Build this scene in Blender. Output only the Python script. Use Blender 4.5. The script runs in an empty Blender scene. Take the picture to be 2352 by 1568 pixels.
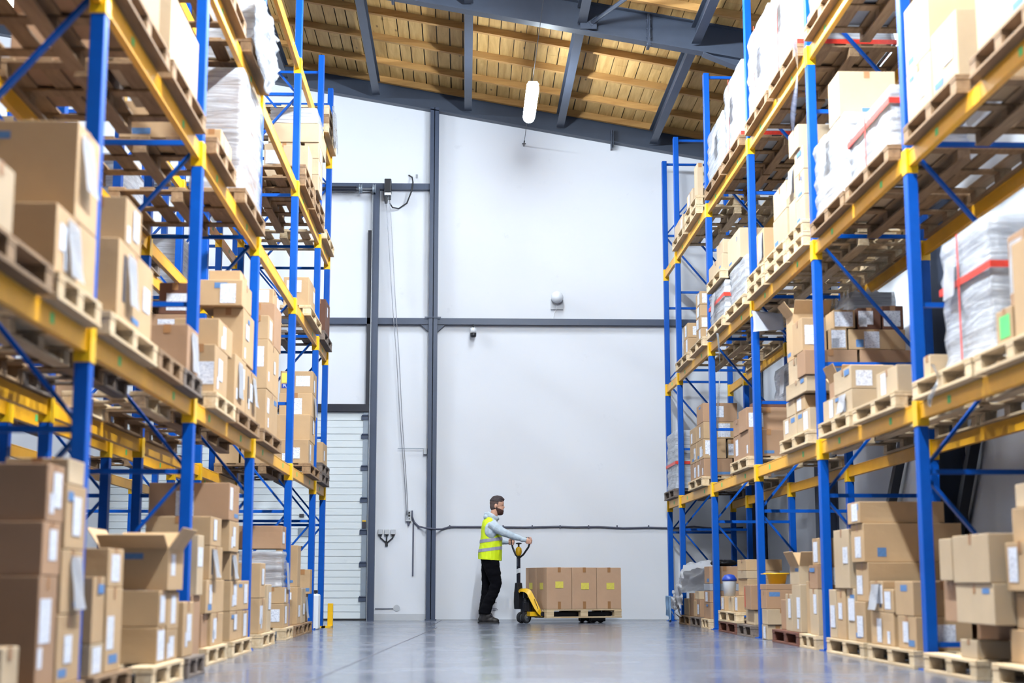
EXPO = 2.0
import bpy, bmesh, math, random
from mathutils import Vector, Matrix, noise as mnoise
sc = bpy.context.scene
COL = sc.collection
PI = math.pi
R = math.radians
rnd = random.Random(7)

# ------------------------------------------------------------------ materials
def srgb(r, g, b):
    def f(c):
        c /= 255.0
        return c / 12.92 if c <= 0.04045 else ((c + 0.055) / 1.055) ** 2.4
    return (f(r), f(g), f(b), 1.0)

class NT:
    def __init__(s, name):
        s.m = bpy.data.materials.new(name); s.m.use_nodes = True
        s.t = s.m.node_tree; s.t.nodes.clear()
        s.out = s.n('ShaderNodeOutputMaterial')
    def n(s, kind, **kw):
        x = s.t.nodes.new(kind)
        for k, v in kw.items():
            if k in x.inputs.keys(): x.inputs[k].default_value = v
            else: setattr(x, k, v)
        return x
    def l(s, a, ao, b, bi): s.t.links.new(a.outputs[ao], b.inputs[bi])

def ramp(t, p0, c0, p1, c1):
    r = t.n('ShaderNodeValToRGB'); e = r.color_ramp.elements
    e[0].position = p0; e[0].color = c0; e[1].position = p1; e[1].color = c1
    return r

def mat(name, col, rough=0.6, metal=0.0, var=0.0, nscale=6.0, ncon=0.12, bump=0.0, bscale=60.0, stretch=(1, 1, 1), emit=0.0, coord='Object', coat=0.0, spec=0.5):
    """Principled with a soft noise in the base colour, an optional per-object brightness shift and a bump."""
    t = NT(name); p = t.n('ShaderNodeBsdfPrincipled'); t.l(p, 0, t.out, 0)
    p.inputs['Roughness'].default_value = rough; p.inputs['Metallic'].default_value = metal
    p.inputs['Coat Weight'].default_value = coat; p.inputs['Specular IOR Level'].default_value = spec
    tc = t.n('ShaderNodeTexCoord'); mp = t.n('ShaderNodeMapping'); mp.inputs['Scale'].default_value = stretch
    t.l(tc, coord, mp, 0)
    nz = t.n('ShaderNodeTexNoise', Scale=nscale, Detail=5.0, Roughness=0.6); t.l(mp, 0, nz, 'Vector')
    c = Vector(col[:3])
    r = ramp(t, 0.3, (*(c * (1 - ncon)), 1), 0.7, (*(c * (1 + ncon)), 1)); t.l(nz, 0, r, 0)
    src = (r, 0)
    if var:
        oi = t.n('ShaderNodeObjectInfo')
        mr = t.n('ShaderNodeMapRange'); mr.inputs[3].default_value = 1 - var; mr.inputs[4].default_value = 1 + var * 0.6
        t.l(oi, 'Random', mr, 0)
        hs = t.n('ShaderNodeHueSaturation'); t.l(r, 0, hs, 'Color'); t.l(mr, 0, hs, 'Value')
        src = (hs, 0)
    t.l(src[0], src[1], p, 'Base Color')
    if bump:
        b = t.n('ShaderNodeBump', Strength=bump, Distance=0.02)
        n2 = t.n('ShaderNodeTexNoise', Scale=bscale, Detail=3.0); t.l(mp, 0, n2, 'Vector')
        t.l(n2, 0, b, 'Height'); t.l(b, 0, p, 'Normal')
    if emit:
        p.inputs['Emission Color'].default_value = col; p.inputs['Emission Strength'].default_value = emit
    return t.m

M = {}
M['carton'] = mat('kraft_board', srgb(190, 156, 117), 0.75, var=0.10, ncon=0.05, nscale=4, bump=0.05, bscale=30)
M['carton_b'] = mat('brown_board', srgb(172, 134, 103), 0.75, var=0.10, ncon=0.05, nscale=4, bump=0.05, bscale=30)
M['carton_p'] = mat('pale_board', srgb(194, 169, 138), 0.75, var=0.08, ncon=0.05, nscale=4, bump=0.05, bscale=30)
M['carton_d'] = mat('dark_board', srgb(104, 66, 48), 0.7, var=0.10, ncon=0.08, nscale=4)
M['carton_g'] = mat('grey_board', srgb(150, 152, 160), 0.7, var=0.05, ncon=0.06, nscale=4)
M['carton_t'] = mat('new_board', srgb(200, 162, 132), 0.75, var=0.05, ncon=0.05, nscale=4)
M['carton_i'] = mat('carton_inside', srgb(206, 170, 128), 0.85, ncon=0.08)
M['tape'] = mat('packing_tape', srgb(170, 122, 80), 0.32, ncon=0.05)
M['blueprint'] = mat('blue_print', srgb(88, 128, 178), 0.7, ncon=0.15, nscale=40)
M['bluetape'] = mat('blue_tape', srgb(36, 70, 170), 0.4)
M['darkprint'] = mat('dark_print', srgb(58, 56, 66), 0.7)
M['greenlab'] = mat('green_label', srgb(96, 206, 116), 0.6)
M['yellowlab'] = mat('yellow_label', srgb(232, 216, 96), 0.6, ncon=0.06, nscale=30)
M['paper'] = mat('white_paper', srgb(238, 238, 244), 0.55, ncon=0.02)
def paper_light(m):
    t = m.node_tree; out = next(n for n in t.nodes if n.type == 'OUTPUT_MATERIAL'); p = next(n for n in t.nodes if n.type == 'BSDF_PRINCIPLED')
    tr = t.nodes.new('ShaderNodeBsdfTranslucent'); tr.inputs[0].default_value = (.85, .85, .88, 1); mx = t.nodes.new('ShaderNodeMixShader'); mx.inputs[0].default_value = .4
    t.links.new(p.outputs[0], mx.inputs[1]); t.links.new(tr.outputs[0], mx.inputs[2]); t.links.new(mx.outputs[0], out.inputs[0])
paper_light(M['paper'])
M['red'] = mat('red_tape', srgb(226, 62, 44), 0.4, ncon=0.12, nscale=30)
M['redpaint'] = mat('red_paint', srgb(222, 52, 36), 0.45, ncon=0.08)
M['blue'] = mat('rack_blue', srgb(0, 82, 178), 0.42, ncon=0.06, nscale=9, spec=0.25)
M['orange'] = mat('rack_orange', srgb(246, 176, 30), 0.42, ncon=0.05, nscale=7)
M['yellow'] = mat('safety_yellow', srgb(248, 192, 20), 0.38, ncon=0.05, coat=0.2)
M['galv'] = mat('galvanised', srgb(150, 154, 160), 0.4, 0.8, ncon=0.1, nscale=20)
M['steel'] = mat('painted_steel', srgb(66, 76, 98), 0.42, ncon=0.06, nscale=5)
M['steel_r'] = mat('roof_steel', srgb(62, 70, 86), 0.45, ncon=0.08, nscale=4)
M['black'] = mat('black_plastic', srgb(26, 27, 34), 0.45, ncon=0.1)
M['blacksteel'] = mat('black_steel', srgb(30, 32, 44), 0.35, ncon=0.1)
M['rubber'] = mat('rubber', srgb(38, 37, 40), 0.7, ncon=0.15, nscale=30)
M['white'] = mat('white_plastic', srgb(236, 238, 244), 0.4, ncon=0.02)
M['greyplastic'] = mat('grey_plastic', srgb(196, 198, 204), 0.5, ncon=0.03)
M['lightgrey'] = mat('light_grey_metal', srgb(150, 160, 172), 0.4, 0.3, ncon=0.05)
M['cable'] = mat('grey_cable', srgb(84, 86, 104), 0.5)
M['blackcable'] = mat('black_cable', srgb(34, 34, 40), 0.5)
M['chain'] = mat('chain_steel', srgb(150, 150, 158), 0.35, 0.6)

def wood(name, c1, c2, var=0.18, rough=0.75, axis=1, sc_=7.0):
    t = NT(name); p = t.n('ShaderNodeBsdfPrincipled', Roughness=rough); t.l(p, 0, t.out, 0)
    tc = t.n('ShaderNodeTexCoord'); mp = t.n('ShaderNodeMapping')
    s = [sc_ * 3] * 3; s[axis] = sc_ * 0.25; mp.inputs['Scale'].default_value = s
    t.l(tc, 'Object', mp, 0)
    nz = t.n('ShaderNodeTexNoise', Scale=1.0, Detail=6.0, Roughness=0.65, Distortion=0.6); t.l(mp, 0, nz, 'Vector')
    r = ramp(t, 0.32, c1, 0.7, c2); t.l(nz, 0, r, 0)
    oi = t.n('ShaderNodeObjectInfo'); mr = t.n('ShaderNodeMapRange'); mr.inputs[3].default_value = 1 - var; mr.inputs[4].default_value = 1 + var * 0.5
    t.l(oi, 'Random', mr, 0)
    hs = t.n('ShaderNodeHueSaturation'); t.l(r, 0, hs, 'Color'); t.l(mr, 0, hs, 'Value'); t.l(hs, 0, p, 'Base Color')
    b = t.n('ShaderNodeBump', Strength=0.15, Distance=0.01); t.l(nz, 0, b, 'Height'); t.l(b, 0, p, 'Normal')
    return t.m
M['pal_l'] = wood('pale_pallet_wood', srgb(206, 172, 130), srgb(236, 212, 176))
M['pal_m'] = wood('pallet_wood', srgb(132, 101, 72), srgb(170, 137, 102))  # brown wood, darkened further to paint in the shade under the upper shelves
M['pal_d'] = wood('weathered_pallet_wood', srgb(98, 84, 76), srgb(140, 124, 112))
M['pal_r'] = wood('red_brown_pallet_wood', srgb(92, 52, 40), srgb(134, 84, 64))
M['batten'] = wood('batten_wood', srgb(186, 134, 72), srgb(222, 172, 104), axis=0, sc_=4)

def plank_material():
    """Roof boards: one tone per board (each board is an island), grain along the board, knots."""
    t = NT('roof_boards'); p = t.n('ShaderNodeBsdfPrincipled', Roughness=0.7); t.l(p, 0, t.out, 0)
    g = t.n('ShaderNodeNewGeometry'); tc = t.n('ShaderNodeTexCoord'); mp = t.n('ShaderNodeMapping'); mp.inputs['Scale'].default_value = (14, 1.2, 14)
    t.l(tc, 'Object', mp, 0)
    nz = t.n('ShaderNodeTexNoise', Scale=1.0, Detail=6.0, Roughness=0.6, Distortion=0.5); t.l(mp, 0, nz, 'Vector')
    r = ramp(t, 0.3, srgb(196, 148, 80), 0.72, srgb(234, 192, 122)); t.l(nz, 0, r, 0)
    mr = t.n('ShaderNodeMapRange'); mr.inputs[3].default_value = 0.82; mr.inputs[4].default_value = 1.1
    t.l(g, 'Random Per Island', mr, 0)
    hs = t.n('ShaderNodeHueSaturation'); t.l(r, 0, hs, 'Color'); t.l(mr, 0, hs, 'Value')
    vo = t.n('ShaderNodeTexVoronoi', Scale=1.0); m2 = t.n('ShaderNodeMapping'); m2.inputs['Scale'].default_value = (5, 1.6, 5); t.l(tc, 'Object', m2, 0); t.l(m2, 0, vo, 'Vector')
    kr = ramp(t, 0.04, (0.16, 0.08, 0.035, 1), 0.11, (1, 1, 1, 1)); t.l(vo, 'Distance', kr, 0)
    mx = t.n('ShaderNodeMix', data_type='RGBA', blend_type='MULTIPLY'); mx.inputs[0].default_value = 0.75
    t.l(hs, 0, mx, 6); t.l(kr, 0, mx, 7); t.l(mx, 2, p, 'Base Color')
    return t.m
M['planks'] = plank_material()

def label_material():
    """White shipping label with rows of grey print and a darker block."""
    t = NT('printed_label'); p = t.n('ShaderNodeBsdfPrincipled', Roughness=0.5); t.l(p, 0, t.out, 0)
    tc = t.n('ShaderNodeTexCoord'); br = t.n('ShaderNodeTexBrick')
    br.inputs['Color1'].default_value = srgb(214, 216, 228); br.inputs['Color2'].default_value = srgb(244, 244, 250); br.inputs['Mortar'].default_value = srgb(240, 240, 248)
    br.inputs['Scale'].default_value = 3.0; br.inputs['Mortar Size'].default_value = 0.03; br.inputs['Bias'].default_value = -0.25
    br.inputs['Brick Width'].default_value = 0.42; br.inputs['Row Height'].default_value = 0.34
    mp = t.n('ShaderNodeMapping'); t.l(tc, 'UV', mp, 0); oi = t.n('ShaderNodeObjectInfo'); mm = t.n('ShaderNodeMath', operation='MULTIPLY'); mm.inputs[1].default_value = 7.0
    t.l(oi, 'Random', mm, 0); t.l(mm, 0, mp, 'Location'); t.l(mp, 0, br, 'Vector')
    m2 = t.n('ShaderNodeMapping'); m2.inputs['Scale'].default_value = (1.0, 3.2, 1.0); t.l(mp, 0, m2, 0)
    nz = t.n('ShaderNodeTexNoise', Scale=8.0, Detail=1.0); t.l(m2, 0, nz, 'Vector')
    kr = ramp(t, 0.58, (1, 1, 1, 1), 0.64, (0.40, 0.40, 0.46, 1)); t.l(nz, 0, kr, 0)
    mx = t.n('ShaderNodeMix', data_type='RGBA', blend_type='MULTIPLY'); mx.inputs[0].default_value = 0.8
    t.l(br, 0, mx, 6); t.l(kr, 0, mx, 7); t.l(mx, 2, p, 'Base Color')
    return t.m
M['label'] = label_material()

def film_material(name='stretch_film', dens=0.5):
    t = NT(name)
    p = t.n('ShaderNodeBsdfPrincipled', Roughness=0.22); p.inputs['Base Color'].default_value = (0.60, 0.61, 0.66, 1)
    tr = t.n('ShaderNodeBsdfTransparent'); mx = t.n('ShaderNodeMixShader'); t.l(tr, 0, mx, 1); t.l(p, 0, mx, 2); t.l(mx, 0, t.out, 0)
    tc = t.n('ShaderNodeTexCoord'); mp = t.n('ShaderNodeMapping'); mp.inputs['Scale'].default_value = (1.3, 1.3, 16); t.l(tc, 'Object', mp, 0)
    nz = t.n('ShaderNodeTexNoise', Scale=1.6, Detail=5.0, Roughness=0.65, Distortion=0.7); t.l(mp, 0, nz, 'Vector')
    mr = t.n('ShaderNodeMapRange'); mr.inputs[1].default_value = 0.3; mr.inputs[2].default_value = 0.7; mr.inputs[3].default_value = dens - 0.25; mr.inputs[4].default_value = min(1, dens + 0.35)
    t.l(nz, 0, mr, 0); t.l(mr, 0, mx, 0)
    b = t.n('ShaderNodeBump', Strength=0.8, Distance=0.02); t.l(nz, 0, b, 'Height'); t.l(b, 0, p, 'Normal')
    return t.m
M['film'] = film_material()
M['film_w'] = film_material('dense_stretch_film', 0.68)

def wall_material(name, col, seam=True):
    t = NT(name); p = t.n('ShaderNodeBsdfPrincipled', Roughness=0.6); t.l(p, 0, t.out, 0)
    tc = t.n('ShaderNodeTexCoord'); nz = t.n('ShaderNodeTexNoise', Scale=0.5, Detail=4.0); t.l(tc, 'Object', nz, 'Vector')
    c = Vector(col[:3]); r = ramp(t, 0.3, (*(c * 0.97), 1), 0.7, (*(c * 1.02), 1)); t.l(nz, 0, r, 0)
    n2 = t.n('ShaderNodeTexNoise', Scale=3.0, Detail=8.0, Roughness=0.7); t.l(tc, 'Object', n2, 'Vector')
    r2 = ramp(t, 0.27, (0.86, 0.86, 0.87, 1), 0.36, (1, 1, 1, 1)); t.l(n2, 0, r2, 0)
    mx = t.n('ShaderNodeMix', data_type='RGBA', blend_type='MULTIPLY'); mx.inputs[0].default_value = 0.6
    t.l(r, 0, mx, 6); t.l(r2, 0, mx, 7); t.l(mx, 2, p, 'Base Color')
    b = t.n('ShaderNodeBump', Strength=0.05, Distance=0.01); n3 = t.n('ShaderNodeTexNoise', Scale=40.0); t.l(tc, 'Object', n3, 'Vector'); t.l(n3, 0, b, 'Height'); t.l(b, 0, p, 'Normal')
    return t.m
M['wall'] = wall_material('white_wall', srgb(232, 233, 240))
M['door'] = wall_material('door_panel', srgb(226, 231, 234))

def floor_material():
    t = NT('polished_concrete'); p = t.n('ShaderNodeBsdfPrincipled'); t.l(p, 0, t.out, 0)
    tc = t.n('ShaderNodeTexCoord')
    n1 = t.n('ShaderNodeTexNoise', Scale=0.9, Detail=9.0, Roughness=0.66, Distortion=0.4); t.l(tc, 'Object', n1, 'Vector')
    r1 = ramp(t, 0.3, srgb(96, 100, 114), 0.72, srgb(122, 126, 140)); t.l(n1, 0, r1, 0)
    n2 = t.n('ShaderNodeTexNoise', Scale=14.0, Detail=6.0, Roughness=0.75); t.l(tc, 'Object', n2, 'Vector')
    r2 = ramp(t, 0.34, (0.84, 0.84, 0.85, 1), 0.62, (1, 1, 1, 1)); t.l(n2, 0, r2, 0)
    mx = t.n('ShaderNodeMix', data_type='RGBA', blend_type='MULTIPLY'); mx.inputs[0].default_value = 0.7
    t.l(r1, 0, mx, 6); t.l(r2, 0, mx, 7); t.l(mx, 2, p, 'Base Color')
    mr = t.n('ShaderNodeMapRange'); mr.inputs[1].default_value = 0.3; mr.inputs[2].default_value = 0.7; mr.inputs[3].default_value = 0.16; mr.inputs[4].default_value = 0.34
    t.l(n1, 0, mr, 0); t.l(mr, 0, p, 'Roughness')
    p.inputs['Coat Weight'].default_value = 0.35; p.inputs['Coat Roughness'].default_value = 0.12
    b = t.n('ShaderNodeBump', Strength=0.04, Distance=0.01); t.l(n2, 0, b, 'Height'); t.l(b, 0, p, 'Normal')
    return t.m
M['floor'] = floor_material()
M['joint'] = mat('floor_joint', srgb(92, 92, 100), 0.8)

# ------------------------------------------------------------------ mesh builders
class MB:
    """Collects shapes; build() links them as ONE mesh object."""
    def __init__(s): s.b = bmesh.new()
    def hexa(s, pts):
        v = [s.b.verts.new(p) for p in pts]
        for f in ((3, 2, 1, 0), (4, 5, 6, 7), (0, 1, 5, 4), (1, 2, 6, 5), (2, 3, 7, 6), (3, 0, 4, 7)):
            s.b.faces.new([v[i] for i in f])
        return v
    def box(s, x0, x1, y0, y1, z0, z1):
        if x0 > x1: x0, x1 = x1, x0
        if y0 > y1: y0, y1 = y1, y0
        s.hexa([(x0, y0, z0), (x1, y0, z0), (x1, y1, z0), (x0, y1, z0), (x0, y0, z1), (x1, y0, z1), (x1, y1, z1), (x0, y1, z1)]); return s
    def bar(s, a, b, w, h, up=(0, 0, 1)):
        """rectangular bar from a to b, w sideways, h along up"""
        a, b = Vector(a), Vector(b); d = (b - a).normalized(); u = Vector(up)
        r = d.cross(u)
        if r.length < 1e-4: r = d.cross(Vector((1, 0, 0)))
        r.normalize(); u = r.cross(d).normalized()
        r *= w / 2; u *= h / 2
        s.hexa([a - r - u, a + r - u, a + r + u, a - r + u, b - r - u, b + r - u, b + r + u, b - r + u]); return s
    def tube(s, pts, rad, n=10, cap=True, closed=False):
        pts = [Vector(p) for p in pts]; N = len(pts)
        rads = rad if isinstance(rad, (list, tuple)) else [rad] * N
        rings = []; ref = None
        for i, p in enumerate(pts):
            if closed: d = pts[(i + 1) % N] - pts[i - 1]
            else: d = pts[min(i + 1, N - 1)] - pts[max(i - 1, 0)]
            d.normalize()
            if ref is None:
                ref = Vector((0, 0, 1)) if abs(d.z) < 0.9 else Vector((1, 0, 0))
            u = (ref - d * ref.dot(d)).normalized(); w = d.cross(u); ref = u
            rings.append([s.b.verts.new(p + (u * math.cos(2 * PI * k / n) + w * math.sin(2 * PI * k / n)) * rads[i]) for k in range(n)])
        for i in range(N if closed else N - 1):
            A, B = rings[i], rings[(i + 1) % N]
            for k in range(n): s.b.faces.new([A[k], A[(k + 1) % n], B[(k + 1) % n], B[k]])
        if cap and not closed:
            s.b.faces.new(rings[0][::-1]); s.b.faces.new(rings[-1])
        return s
    def lathe(s, prof, c=(0, 0, 0), n=24, axis='z'):
        rings = []
        for r, h in prof:
            ring = []
            for k in range(n):
                a = 2 * PI * k / n; x, y, z = r * math.cos(a), r * math.sin(a), h
                if axis == 'x': x, y, z = h, r * math.cos(a), r * math.sin(a)
                if axis == 'y': x, y, z = r * math.sin(a), h, r * math.cos(a)
                ring.append(s.b.verts.new((c[0] + x, c[1] + y, c[2] + z)))
            rings.append(ring)
        for A, B in zip(rings, rings[1:]):
            for k in range(n): s.b.faces.new([A[k], A[(k + 1) % n], B[(k + 1) % n], B[k]])
        s.b.faces.new(rings[0][::-1]); s.b.faces.new(rings[-1]); return s
    def prism(s, poly, axis, a, b):
        """polygon extruded along axis; poly holds the two other coordinates in xyz order"""
        def P(p, t): return {'x': (t, p[0], p[1]), 'y': (p[0], t, p[1]), 'z': (p[0], p[1], t)}[axis]
        A = [s.b.verts.new(P(p, a)) for p in poly]; B = [s.b.verts.new(P(p, b)) for p in poly]; n = len(poly)
        s.b.faces.new(A[::-1]); s.b.faces.new(B)
        for k in range(n): s.b.faces.new([A[k], A[(k + 1) % n], B[(k + 1) % n], B[k]])
        return s
    def mesh(s, name, m, bevel=0.0, smooth=False, seg=2):
        b = s.b
        bmesh.ops.recalc_face_normals(b, faces=b.faces)
        if bevel:
            bmesh.ops.bevel(b, geom=[e for e in b.edges if len(e.link_faces) == 2 and e.calc_face_angle(0) > 0.5], offset=bevel, segments=seg, profile=0.5, affect='EDGES', clamp_overlap=True)
        me = bpy.data.meshes.new(name); b.to_mesh(me); b.free()
        if smooth:
            for p in me.polygons: p.use_smooth = True
        for mm in (m if isinstance(m, (list, tuple)) else [m]): me.materials.append(mm)
        return me
    def build(s, name, m, parent=None, loc=(0, 0, 0), **kw):
        return link(name, s.mesh(name, m, **kw), parent, loc)

def link(name, data, parent=None, loc=(0, 0, 0), rot=(0, 0, 0)):
    o = bpy.data.objects.new(name, data); COL.objects.link(o)
    o.location = loc; o.rotation_euler = rot
    if parent is not None: o.parent = parent
    return o
def tag(o, label, cat, group=None, kind=None):
    o['label'] = label
    if cat: o['category'] = cat
    if group: o['group'] = group
    if kind: o['kind'] = kind
    return o
def thing(name, label, cat, loc=(0, 0, 0), rz=0.0, group=None):
    o = link(name, None, None, loc, (0, 0, rz)); o.empty_display_size = 0.1
    return tag(o, label, cat, group)
def struct(o, label=None):
    o['kind'] = 'structure'
    if label: o['label'] = label
    return o
def text_mesh(s, size, ext=0.0004):
    cu = bpy.data.curves.new('lettering', 'FONT'); cu.body = s; cu.size = size; cu.extrude = ext; cu.align_x = 'CENTER'; cu.align_y = 'CENTER'
    o = bpy.data.objects.new('lettering_tmp', cu); COL.objects.link(o)
    dg = bpy.context.evaluated_depsgraph_get(); dg.update()
    me = bpy.data.meshes.new_from_object(o.evaluated_get(dg)); bpy.data.objects.remove(o); bpy.data.curves.remove(cu)
    return me
LAMP = 150.0
# ------------------------------------------------------------------ the setting
YW = 23.75          # face of the back wall
XWR = 4.75          # face of the wall behind the right-hand rack
XWL = -11.0
YF = -7.0
SL = 0.1735
def zroof(x): return 8.115 - SL * x        # underside of the rafters
mb = MB(); mb.box(XWL - .2, XWR + .2, YF - .2, YW + .2, -.2, 0); struct(mb.build('floor', M['floor']), 'polished grey concrete warehouse floor')
mb = MB()
mb.bar((-.47, 20.0, .001), (-.36, 23.74, .001), .012, .002); mb.bar((-.36, 19.99, .001), (-1.1, 6.0, .001), .012, .002)
struct(mb.build('trim_1', M['joint']), 'saw-cut joint in the concrete floor')
top = .42
mb = MB(); mb.prism([(XWL - .2, -.1), (XWR + .2, -.1), (XWR + .2, zroof(XWR + .2) + top + .05), (XWL - .2, zroof(XWL - .2) + top + .05)], 'y', YW, YW + .2)
struct(mb.build('wall_back', M['wall']), 'tall white back wall')
mb = MB(); mb.box(XWR, XWR + .2, YF, YW, -.1, zroof(XWR) + top + .05); struct(mb.build('wall_right', M['wall']), 'white side wall behind the rack')
mb = MB(); mb.box(XWL - .2, XWL, YF, YW, -.1, zroof(XWL) + top + .05); struct(mb.build('wall_left', M['wall']))
mb = MB(); mb.prism([(XWL - .2, -.1), (XWR + .2, -.1), (XWR + .2, zroof(XWR + .2) + top + .05), (XWL - .2, zroof(XWL - .2) + top + .05)], 'y', YF - .2, YF)
struct(mb.build('wall_front', M['wall']))
# roof boards running towards the back wall, laid on battens
mb = MB(); x = XWL - .1; rb = random.Random(3)
while x < XWR + .1:
    w = rb.uniform(.15, .235); x1 = x + w - rb.uniform(.009, .018)
    z0, z1 = zroof(x) + top, zroof(x1) + top; y = YF - .1
    while y < YW + .1:
        y1 = y + rb.uniform(3.2, 5.0)
        if y1 > YW - 1.0: y1 = YW + .15
        mb.hexa([(x, y, z0), (x1, y, z1), (x1, y1 - .004, z1), (x, y1 - .004, z0), (x, y, z0 + .025), (x1, y, z1 + .025), (x1, y1 - .004, z1 + .025), (x, y1 - .004, z0 + .025)])
        y = y1
    x += w
struct(mb.build('ceiling', M['planks']), 'sloping ceiling of nailed wooden boards')
mb = MB(); mb.hexa([(XWL - .2, YF - .2, zroof(XWL - .2) + top + .04), (XWR + .2, YF - .2, zroof(XWR + .2) + top + .04), (XWR + .2, YW + .2, zroof(XWR + .2) + top + .04), (XWL - .2, YW + .2, zroof(XWL - .2) + top + .04)] +
    [(XWL - .2, YF - .2, zroof(XWL - .2) + top + .14), (XWR + .2, YF - .2, zroof(XWR + .2) + top + .14), (XWR + .2, YW + .2, zroof(XWR + .2) + top + .14), (XWL - .2, YW + .2, zroof(XWL - .2) + top + .14)])
struct(mb.build('trim_2', M['black']))
tn = [3]
def trim(mb, m, label=None, **kw):
    o = struct(mb.build('trim_%d' % tn[0], m, **kw), label); tn[0] += 1; return o
def sloped(x0, x1, y0, y1, a, b):
    """bar across the roof between heights a and b above the rafter underside"""
    return [(x0, y0, zroof(x0) + a), (x1, y0, zroof(x1) + a), (x1, y1, zroof(x1) + a), (x0, y1, zroof(x0) + a), (x0, y0, zroof(x0) + b), (x1, y0, zroof(x1) + b), (x1, y1, zroof(x1) + b), (x0, y1, zroof(x0) + b)]
for y in [23.62, 22.72, 21.66, 20.6, 18.48, 17.42, 16.36, 15.3, 13.18, 12.1]:
    mb = MB(); mb.hexa(sloped(XWL, XWR, y - .035, y + .035, .32, top)); trim(mb, M['batten'], 'wooden batten under the roof boards')
for x in [-6.0, -4.495, -2.99, -1.485, .017, 1.525, 3.047, 4.45]:      # steel purlins, I-section, running to the back wall
    mb = MB(); z = zroof(x)
    for (ya, yb) in ((9.0, 18.98), (19.18, YW - .16)):
        mb.box(x - .06, x + .06, ya, yb, z + .085, z + .097); mb.box(x - .06, x + .06, ya, yb, z + .308, z + .32); mb.box(x - .006, x + .006, ya, yb, z + .097, z + .308)
    trim(mb, M['steel_r'], 'grey steel purlin')
def rafter(y, hw, splice):
    mb = MB()
    mb.hexa(sloped(XWL, XWR, y - hw, y + hw, 0, .016)); mb.hexa(sloped(XWL, XWR, y - hw, y + hw, top - .016, top)); mb.hexa(sloped(XWL, XWR, y - .006, y + .006, .01, top))
    # haunch towards the side wall
    for (a, b, c, d) in (((3.15, 0), (4.6, -.34), .016, None),):
        mb.hexa([(a[0], y - hw, zroof(a[0]) - .016), (b[0], y - hw, zroof(b[0]) + b[1] - .016), (b[0], y + hw, zroof(b[0]) + b[1] - .016), (a[0], y + hw, zroof(a[0]) - .016),
                 (a[0], y - hw, zroof(a[0])), (b[0], y - hw, zroof(b[0]) + b[1]), (b[0], y + hw, zroof(b[0]) + b[1]), (a[0], y + hw, zroof(a[0]))])
        mb.hexa([(a[0], y - .006, zroof(a[0]) - .01), (b[0], y - .006, zroof(b[0]) + b[1]), (b[0], y + .006, zroof(b[0]) + b[1]), (a[0], y + .006, zroof(a[0]) - .01),
                 (a[0], y - .006, zroof(a[0]) + .01), (b[0], y - .006, zroof(b[0]) + .01), (b[0], y + .006, zroof(b[0]) + .01), (a[0], y + .006, zroof(a[0]) + .01)])
    o = trim(mb, M['steel_r'], 'dark steel roof rafter')
    for xs in splice:                                                  # bolted splice plates
        mb = MB(); z = zroof(xs)
        mb.box(xs - .018, xs - .002, y - hw - .005, y + hw + .005, z - .05, z + top - .02); mb.box(xs + .002, xs + .018, y - hw - .005, y + hw + .005, z - .05, z + top - .02)
        for zz in (-.03, .08, .2, .32):
            mb.lathe([(.012, -.035), (.012, .035)], (xs, y - hw + .03, z + zz), 8, 'x')
        p = mb.build('splice_plate', M['steel_r'], o)
rafter(19.08, .085, (2.42, -1.0))
mb = MB(); mb.tube([(1.66, 18.97, zroof(1.66) + .12), (2.9, 15.2, zroof(2.9) + .06)], .028, 8); mb.box(1.5, 1.72, 18.955, 18.99, zroof(1.6) + .02, zroof(1.6) + .26); mb.bar((1.52, 18.97, zroof(1.5) + .25), (1.66, 18.97, zroof(1.6) + .06), .05, .03)
trim(mb, M['steel_r'], 'round steel bracing rod bolted to the rafter'); rafter(14.16, .085, ())
mb = MB()
mb.hexa(sloped(XWL, XWR, YW - .15, YW, 0, .016)); mb.hexa(sloped(XWL, XWR, YW - .15, YW, top - .016, top)); mb.hexa(sloped(XWL, XWR, YW - .02, YW - .008, .01, top))
o = trim(mb, M['steel_r'], 'dark steel rafter along the top of the back wall')
mb = MB(); z = zroof(2.38); mb.box(2.36, 2.375, YW - .17, YW - .01, z - .11, z + .2); mb.box(2.385, 2.40, YW - .17, YW - .01, z - .06, z + .2); mb.build('splice_plate', M['steel_r'], o)
def hcol(x, y, z1, face, w=.14, d=.15, label='dark steel column on the wall', z0=0):
    """H-section column; face '-y' on the back wall, '-x' on the side wall"""
    mb = MB(); t = .012
    if face == 'y':
        mb.box(x - w / 2, x + w / 2, y - d, y - d + t, z0, z1); mb.box(x - w / 2, x + w / 2, y - t, y, z0, z1); mb.box(x - .006, x + .006, y - d, y, z0, z1)
    else:
        mb.box(x - d, x - d + t, y - w / 2, y + w / 2, z0, z1); mb.box(x - t, x, y - w / 2, y + w / 2, z0, z1); mb.box(x - d, x, y - .006, y + .006, z0, z1)
    mb.box(x - d * .6 if face == 'y' else x - d - .02, x + d * .6 if face == 'y' else x, y - d - .02 if face == 'y' else y - .1, y if face == 'y' else y + .1, 0, .02)
    return trim(mb, M['steel'], label)
hcol(-.527, YW, zroof(-.527) + .05, 'y')
for y in (19.08, 14.16, 9.3): hcol(XWR, y, zroof(XWR) + .3, 'x', .17, .26, 'dark steel column against the side wall')
hcol(XWR - .02, YW - .12, zroof(XWR) + .3, 'x', .17, .26, 'dark steel column in the corner of the back wall')
mb = MB(); mb.bar((XWR - .1, 15.6, 2.2), (XWR - .1, 16.9, .75), .09, .09); mb.bar((XWR - .1, 14.3, .75), (XWR - .1, 13.2, 2.3), .09, .09)
trim(mb, M['blacksteel'], 'dark diagonal wind brace on the side wall')
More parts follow.
